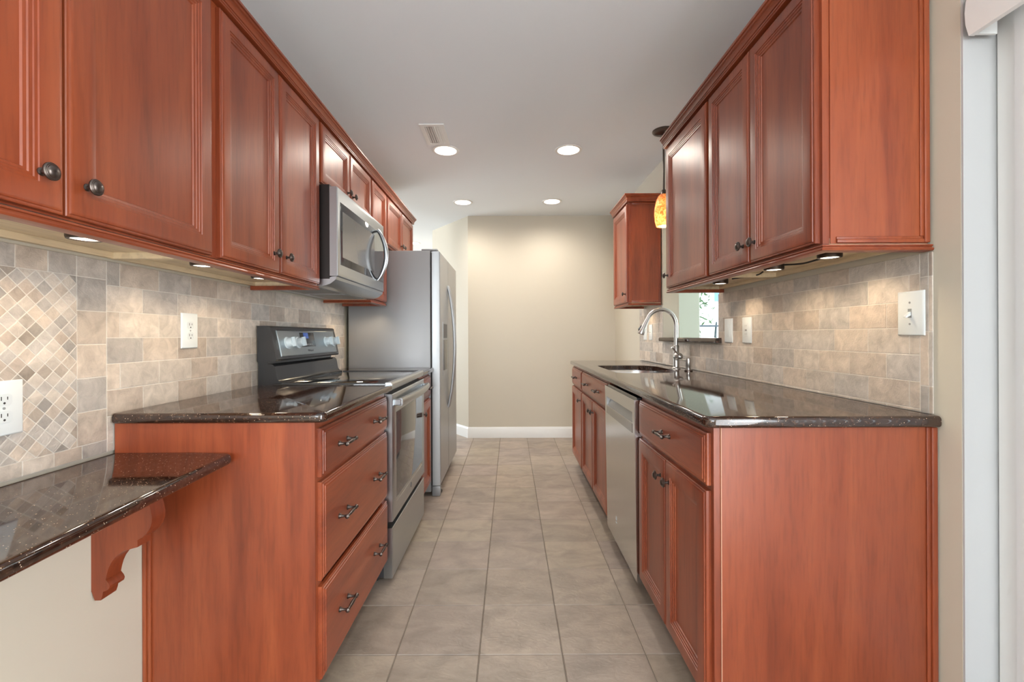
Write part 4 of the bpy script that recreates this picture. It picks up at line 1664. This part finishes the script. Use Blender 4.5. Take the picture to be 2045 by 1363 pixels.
# ------------------------------------------------------------------ outlets and switches
def plate(name, label, cat, s, xs, yc, zc, w, h, kind):
    root = thing(name, label, cat, (xs, yc, zc))
    b = B()
    b.rings(lambda u, v, n: (xs + s * n, yc - w / 2 + u, zc - h / 2 + v), w, h, [(0, 0.0003), (0, 0.003), (0.002, 0.0055), (0.0045, 0.0065)])
    part('cover', b, M_PLASTIC, root)
    x = xs + s * 0.0065
    if kind == 'outlet':
        for dz in (-0.0195, 0.0195):
            b = B()
            pts = []
            for k in range(28):
                a = 2 * PI * k / 28
                pts.append((max(-0.0165, min(0.0165, 0.0185 * math.cos(a))), max(-0.0135, min(0.0135, 0.0165 * math.sin(a)))))
            b.prism([(yc + p, zc + dz + q) for p, q in pts], lambda p, q, t: (x + s * t, p, q), -0.001, 0.0012)
            r_ = part('receptacle', b, mat('receptacle_white', (0.66, 0.70, 0.71), 0.3), root)
            b = B()
            b.box(x + s * 0.0012, x + s * 0.0014, yc - 0.0075, yc - 0.0055, zc + dz - 0.001, zc + dz + 0.008)
            b.box(x + s * 0.0012, x + s * 0.0014, yc + 0.0055, yc + 0.0075, zc + dz, zc + dz + 0.007)
            b.lathe([(0.0026, 0), (0.0026, 0.0002)], (x + s * 0.0012, yc, zc + dz - 0.0075), (s, 0, 0), 12)
            part('slot', b, M_SLOT, r_)
        b = B()
        b.lathe([(0.003, 0), (0.003, 0.0008)], (x, yc, zc), (s, 0, 0), 12)
        part('screw', b, M_PLASTIC_LINE, root)
    elif kind == 'toggle':
        b = B()
        b.box(x - s * 0.001, x + s * 0.0005, yc - 0.006, yc + 0.006, zc - 0.013, zc + 0.013)
        part('slot', b, M_PLASTIC_LINE, root)
        b = B()
        b.prism([(0, -0.006), (0, 0.005), (0.016, -0.010), (0.015, -0.014)], lambda p, q, t: (x + s * p, yc + t, zc + q), -0.004, 0.004)
        part('toggle', b, M_PLASTIC, root)
        for dz in (-0.031, 0.031):
            b = B()
            b.lathe([(0.003, 0), (0.003, 0.0008)], (x, yc, zc + dz), (s, 0, 0), 12)
            part('screw', b, M_PLASTIC_LINE, root)
    else:
        b = B()
        b.rings(lambda u, v, n: (x - s * 0.001 + s * n, yc - 0.0165 + u, zc - 0.0335 + v), 0.033, 0.067, [(0, 0), (0, 0.0018), (0.0015, 0.0026)])
        f_ = part('insert', b, M_PLASTIC, root)
        if kind == 'gfci':
            b = B()
            for dz in (-0.02, 0.02):
                b.box(x + s * 0.0016, x + s * 0.0018, yc - 0.0075, yc - 0.0055, zc + dz - 0.002, zc + dz + 0.006)
                b.box(x + s * 0.0016, x + s * 0.0018, yc + 0.0055, yc + 0.0075, zc + dz - 0.002, zc + dz + 0.005)
            b.box(x + s * 0.0016, x + s * 0.0020, yc - 0.009, yc + 0.009, zc - 0.004, zc + 0.004)
            part('slot', b, M_PLASTIC_LINE, f_)
    return root


plate('outlet', 'white double outlet in the tiles above the drawer cabinet', 'outlet', 1, XL - 0.0003, 1.652, 1.163, 0.082, 0.127, 'outlet')
plate('outlet', 'white double outlet on the diamond mosaic above the desk', 'outlet', 1, XL - 0.0003, 1.043, 0.977, 0.086, 0.127, 'outlet')
plate('light_switch', 'large white toggle switch plate near the beige wall edge', 'light switch', -1, XR + 0.0003, 1.312, 1.2005, 0.086, 0.128, 'toggle')
plate('outlet', 'white square-faced outlet in the right backsplash, nearer than the narrow switch', 'outlet', -1, XR + 0.0003, 2.222, 1.163, 0.082, 0.127, 'gfci')
plate('light_switch', 'narrow white switch plate right beside the pass-through opening', 'light switch', -1, XR + 0.0003, 2.408, 1.163, 0.082, 0.127, 'rocker')
plate('outlet', 'white outlet plate beyond the faucet, nearest the pass-through', 'outlet', -1, XR + 0.0003, 3.745, 1.163, 0.082, 0.127, 'gfci')
plate('light_switch', 'white switch plate farthest along the sink wall beyond the faucet', 'light switch', -1, XR + 0.0003, 3.895, 1.163, 0.082, 0.127, 'rocker')

# ------------------------------------------------------------------ lights under the cabinets
def puck(loc, label, group, energy):
    root = thing('puck_light', label, 'puck light', loc, group)
    x, y, z = loc
    b = B()
    b.lathe([(0.0345, 0), (0.0345, -0.017), (0.033, -0.0215), (0.0265, -0.0220), (0.0260, -0.0175)], loc, (0, 0, 1), 32, cap=False)
    b.lathe([(0.0345, 0.0), (0.0001, 0.0)], loc, (0, 0, 1), 32, cap=False)
    part('housing', b, M_PUCK, root)
    b = B()
    b.lathe([(0.0, -0.0170), (0.0262, -0.0170), (0.0262, -0.0195), (0.020, -0.0205), (0, -0.0208)], loc, (0, 0, 1), 28, cap=False)
    part('lens', b, M_PUCKLENS, root)
    return root


def spot(loc, energy, color, size=0.05, angle=110, blend=0.6):
    d = bpy.data.lights.new('lamp', 'SPOT')
    d.energy = energy
    d.color = color
    d.shadow_soft_size = size
    d.spot_size = math.radians(angle)
    d.spot_blend = blend
    o = bpy.data.objects.new('lamp', d)
    COL.objects.link(o)
    o.location = loc
    return o


GP = 'puck lights under the stove wall cabinets'
GQ = 'puck lights under the sink wall cabinets'
PUCKS = [((-0.985, 1.050, 1.3880), 'dark bronze puck light above the desk and mosaic', GP),
         ((-0.985, 1.452, 1.3880), 'dark bronze puck light above the left countertop, nearer the desk', GP),
         ((-0.972, 1.768, 1.3880), 'dark bronze puck light beside the microwave end of the cabinet', GP),
         ((-0.985, 3.020, 1.3880), 'dark bronze puck light under the narrow cabinet by the refrigerator', GP),
         ((1.020, 1.446, 1.4060), 'dark bronze puck light nearest the beige wall on the sink side', GQ),
         ((0.998, 1.714, 1.4060), 'dark bronze puck light in the middle of the sink side cabinets', GQ),
         ((1.006, 2.167, 1.4060), 'dark bronze puck light closest to the pass-through', GQ),
         ((1.030, 3.730, 1.4060), 'dark bronze puck light under the small far cabinet', GQ)]
first = None
for loc, lab, grp in PUCKS:
    if first is None:
        first = puck(loc, lab, grp, 1)
        o = first
    else:
        o = copy_tree(first)
        o.location = loc
        o['label'] = lab
        o['group'] = grp
    spot((loc[0], loc[1], loc[2] - 0.024), 2.4, (1.0, 0.80, 0.55), 0.025, 150, 0.7)


def cable(pts, label):
    P = [Vector(p) for p in pts]
    out = []
    for i in range(len(P) - 1):
        p0, p1, p2, p3 = P[max(i - 1, 0)], P[i], P[i + 1], P[min(i + 2, len(P) - 1)]
        for k in range(6):
            t = k / 6
            out.append(0.5 * ((2 * p1) + (-p0 + p2) * t + (2 * p0 - 5 * p1 + 4 * p2 - p3) * t * t + (-p0 + 3 * p1 - 3 * p2 + p3) * t ** 3))
    out.append(P[-1])
    b = B().tube(out, 0.0032, 8)
    return solid('lamp_cable', b, M_CABLE, label, 'cable', pts[0], 'cables under the cabinets')


cable([(-1.02, 0.70, 1.384), (-1.01, 0.84, 1.377), (-1.0, 0.93, 1.380), (-0.99, 0.985, 1.385)], 'black cable under the cabinet above the mosaic')
cable([(-1.0, 1.49, 1.382), (-0.99, 1.54, 1.374), (-0.97, 1.62, 1.374), (-0.955, 1.69, 1.383)], 'black cable between the two puck lights left of the microwave')
cable([(1.06, 1.47, 1.396), (1.05, 1.54, 1.396), (1.045, 1.62, 1.394), (1.03, 1.70, 1.402)], 'black cable beside the puck light nearest the beige wall')
cable([(1.03, 2.10, 1.400), (1.05, 2.02, 1.398), (1.06, 1.94, 1.397), (1.06, 1.90, 1.404)], 'black cable beside the puck light closest to the pass-through')

# ------------------------------------------------------------------ recessed ceiling lights
CL = [('recessed ceiling light beside the air vent', 0), ('recessed ceiling light right of the air vent across the ceiling', 1),
      ('far recessed ceiling light nearer the refrigerator', 2), ('far recessed ceiling light nearer the small cabinet', 3), ('recessed ceiling light in the hall past the refrigerator', 4)]
x, y = CANS[0]
can = thing('ceiling_light', CL[0][0], 'ceiling light', (x, y, CZ), 'recessed ceiling lights')
b = B()
b.lathe([(0.098, CZ - 0.0005), (0.0965, CZ - 0.004), (0.090, CZ - 0.0055), (0.078, CZ - 0.004), (0.0755, CZ + 0.002)], (x, y, 0), (0, 0, 1), 48, cap=False)
part('trim_ring', b, M_WHITE, can)
b = B()
b.lathe([(0.0755, CZ + 0.002), (0.064, CZ + 0.055), (0.058, CZ + 0.075)], (x, y, 0), (0, 0, 1), 48, cap=False)
part('reflector', b, mat('downlight_reflector', (0.95, 0.88, 0.76), 0.35), can)
b = B()
b.lathe([(0.058, CZ + 0.075), (0.056, CZ + 0.066), (0.04, CZ + 0.060), (0.0, CZ + 0.058)], (x, y, 0), (0, 0, 1), 40, cap=False)
part('bulb', b, M_CANLENS, can)
for lab, i in CL[1:]:
    o = copy_tree(can)
    o.location = (CANS[i][0], CANS[i][1], CZ)
    o['label'] = lab
for x, y in CANS:
    spot((x, y, CZ - 0.012), 17, (1.0, 0.92, 0.82), 0.06, 172, 1.0)

# air vent
AV = thing('air_vent', 'white louvred air vent in the ceiling', 'vent', (-0.494, 3.02, CZ))
b = B()
vx0, vx1, vy0, vy1 = -0.572, -0.416, 2.862, 3.172
def frame_rect(b, x0, x1, y0, y1, w, z0, z1):
    b.box(x0, x1, y0, y0 + w, z0, z1); b.box(x0, x1, y1 - w, y1, z0, z1)
    b.box(x0, x0 + w, y0 + w, y1 - w, z0, z1); b.box(x1 - w, x1, y0 + w, y1 - w, z0, z1)
frame_rect(b, vx0, vx1, vy0, vy1, 0.026, CZ - 0.006, CZ - 0.0005)
part('frame', b, M_WHITE, AV, flat=True)
b = B()
b.box(vx0 + 0.026, vx1 - 0.026, vy0 + 0.026, vy1 - 0.026, CZ - 0.0015, CZ - 0.0006)
part('duct', b, M_BLACKGAP, AV, flat=True)
for k in range(7):
    xx = vx0 + 0.034 + k * 0.0148
    b = B()
    sgn = 1 if k < 4 else -1
    b.prism([(xx - 0.0072, CZ - 0.0018), (xx - 0.0062, CZ - 0.0016), (xx + 0.0066, CZ - 0.0060), (xx + 0.0058, CZ - 0.0064)] if sgn > 0 else
            [(xx + 0.0072, CZ - 0.0018), (xx + 0.0062, CZ - 0.0016), (xx - 0.0066, CZ - 0.0060), (xx - 0.0058, CZ - 0.0064)], lambda p, q, t: (p, t, q), vy0 + 0.027, vy1 - 0.027)
    part('louvre', b, M_WHITE, AV, flat=True)

# pendant lamp
px, py = 1.012, 2.975
PD = thing('pendant_lamp', 'amber glass pendant lamp hanging by the sink wall cabinets', 'pendant lamp', (px, py, CZ))
b = B()
b.lathe([(0.072, CZ - 0.0005), (0.072, CZ - 0.006), (0.066, CZ - 0.013), (0.045, CZ - 0.021), (0.014, CZ - 0.026), (0.008, CZ - 0.034)], (px, py, 0), (0, 0, 1), 36)
part('canopy', b, M_BRONZE, PD)
b = B()
b.lathe([(0.0065, CZ - 0.03), (0.0065, 2.098), (0.012, 2.094), (0.018, 2.082), (0.0215, 2.066), (0.0215, 2.058)], (px, py, 0), (0, 0, 1), 18)
part('stem', b, M_BRONZE, PD)
b = B()
sp = [(0.022, 2.066), (0.036, 2.052), (0.050, 2.020), (0.0590, 1.975), (0.0610, 1.935), (0.0570, 1.890), (0.0495, 1.855)]
b.lathe(sp + [(r_ - 0.003, z) for r_, z in sp[::-1]], (px, py, 0), (0, 0, 1), 36, cap=False)
part('lamp_shade', b, M_AMBER, PD, angle=60)
b = B()
b.lathe([(0.0, 2.055), (0.010, 2.05), (0.012, 2.02), (0.020, 1.995), (0.022, 1.98), (0.018, 1.962), (0.0, 1.955)], (px, py, 0), (0, 0, 1), 20, cap=False)
part('bulb', b, M_BULB, PD)
d = bpy.data.lights.new('pendant_glow', 'POINT')
d.energy = 1.6
d.color = (1.0, 0.72, 0.42)
d.shadow_soft_size = 0.02
o = bpy.data.objects.new('pendant_glow', d)
COL.objects.link(o)
o.location = (px, py, 1.90)
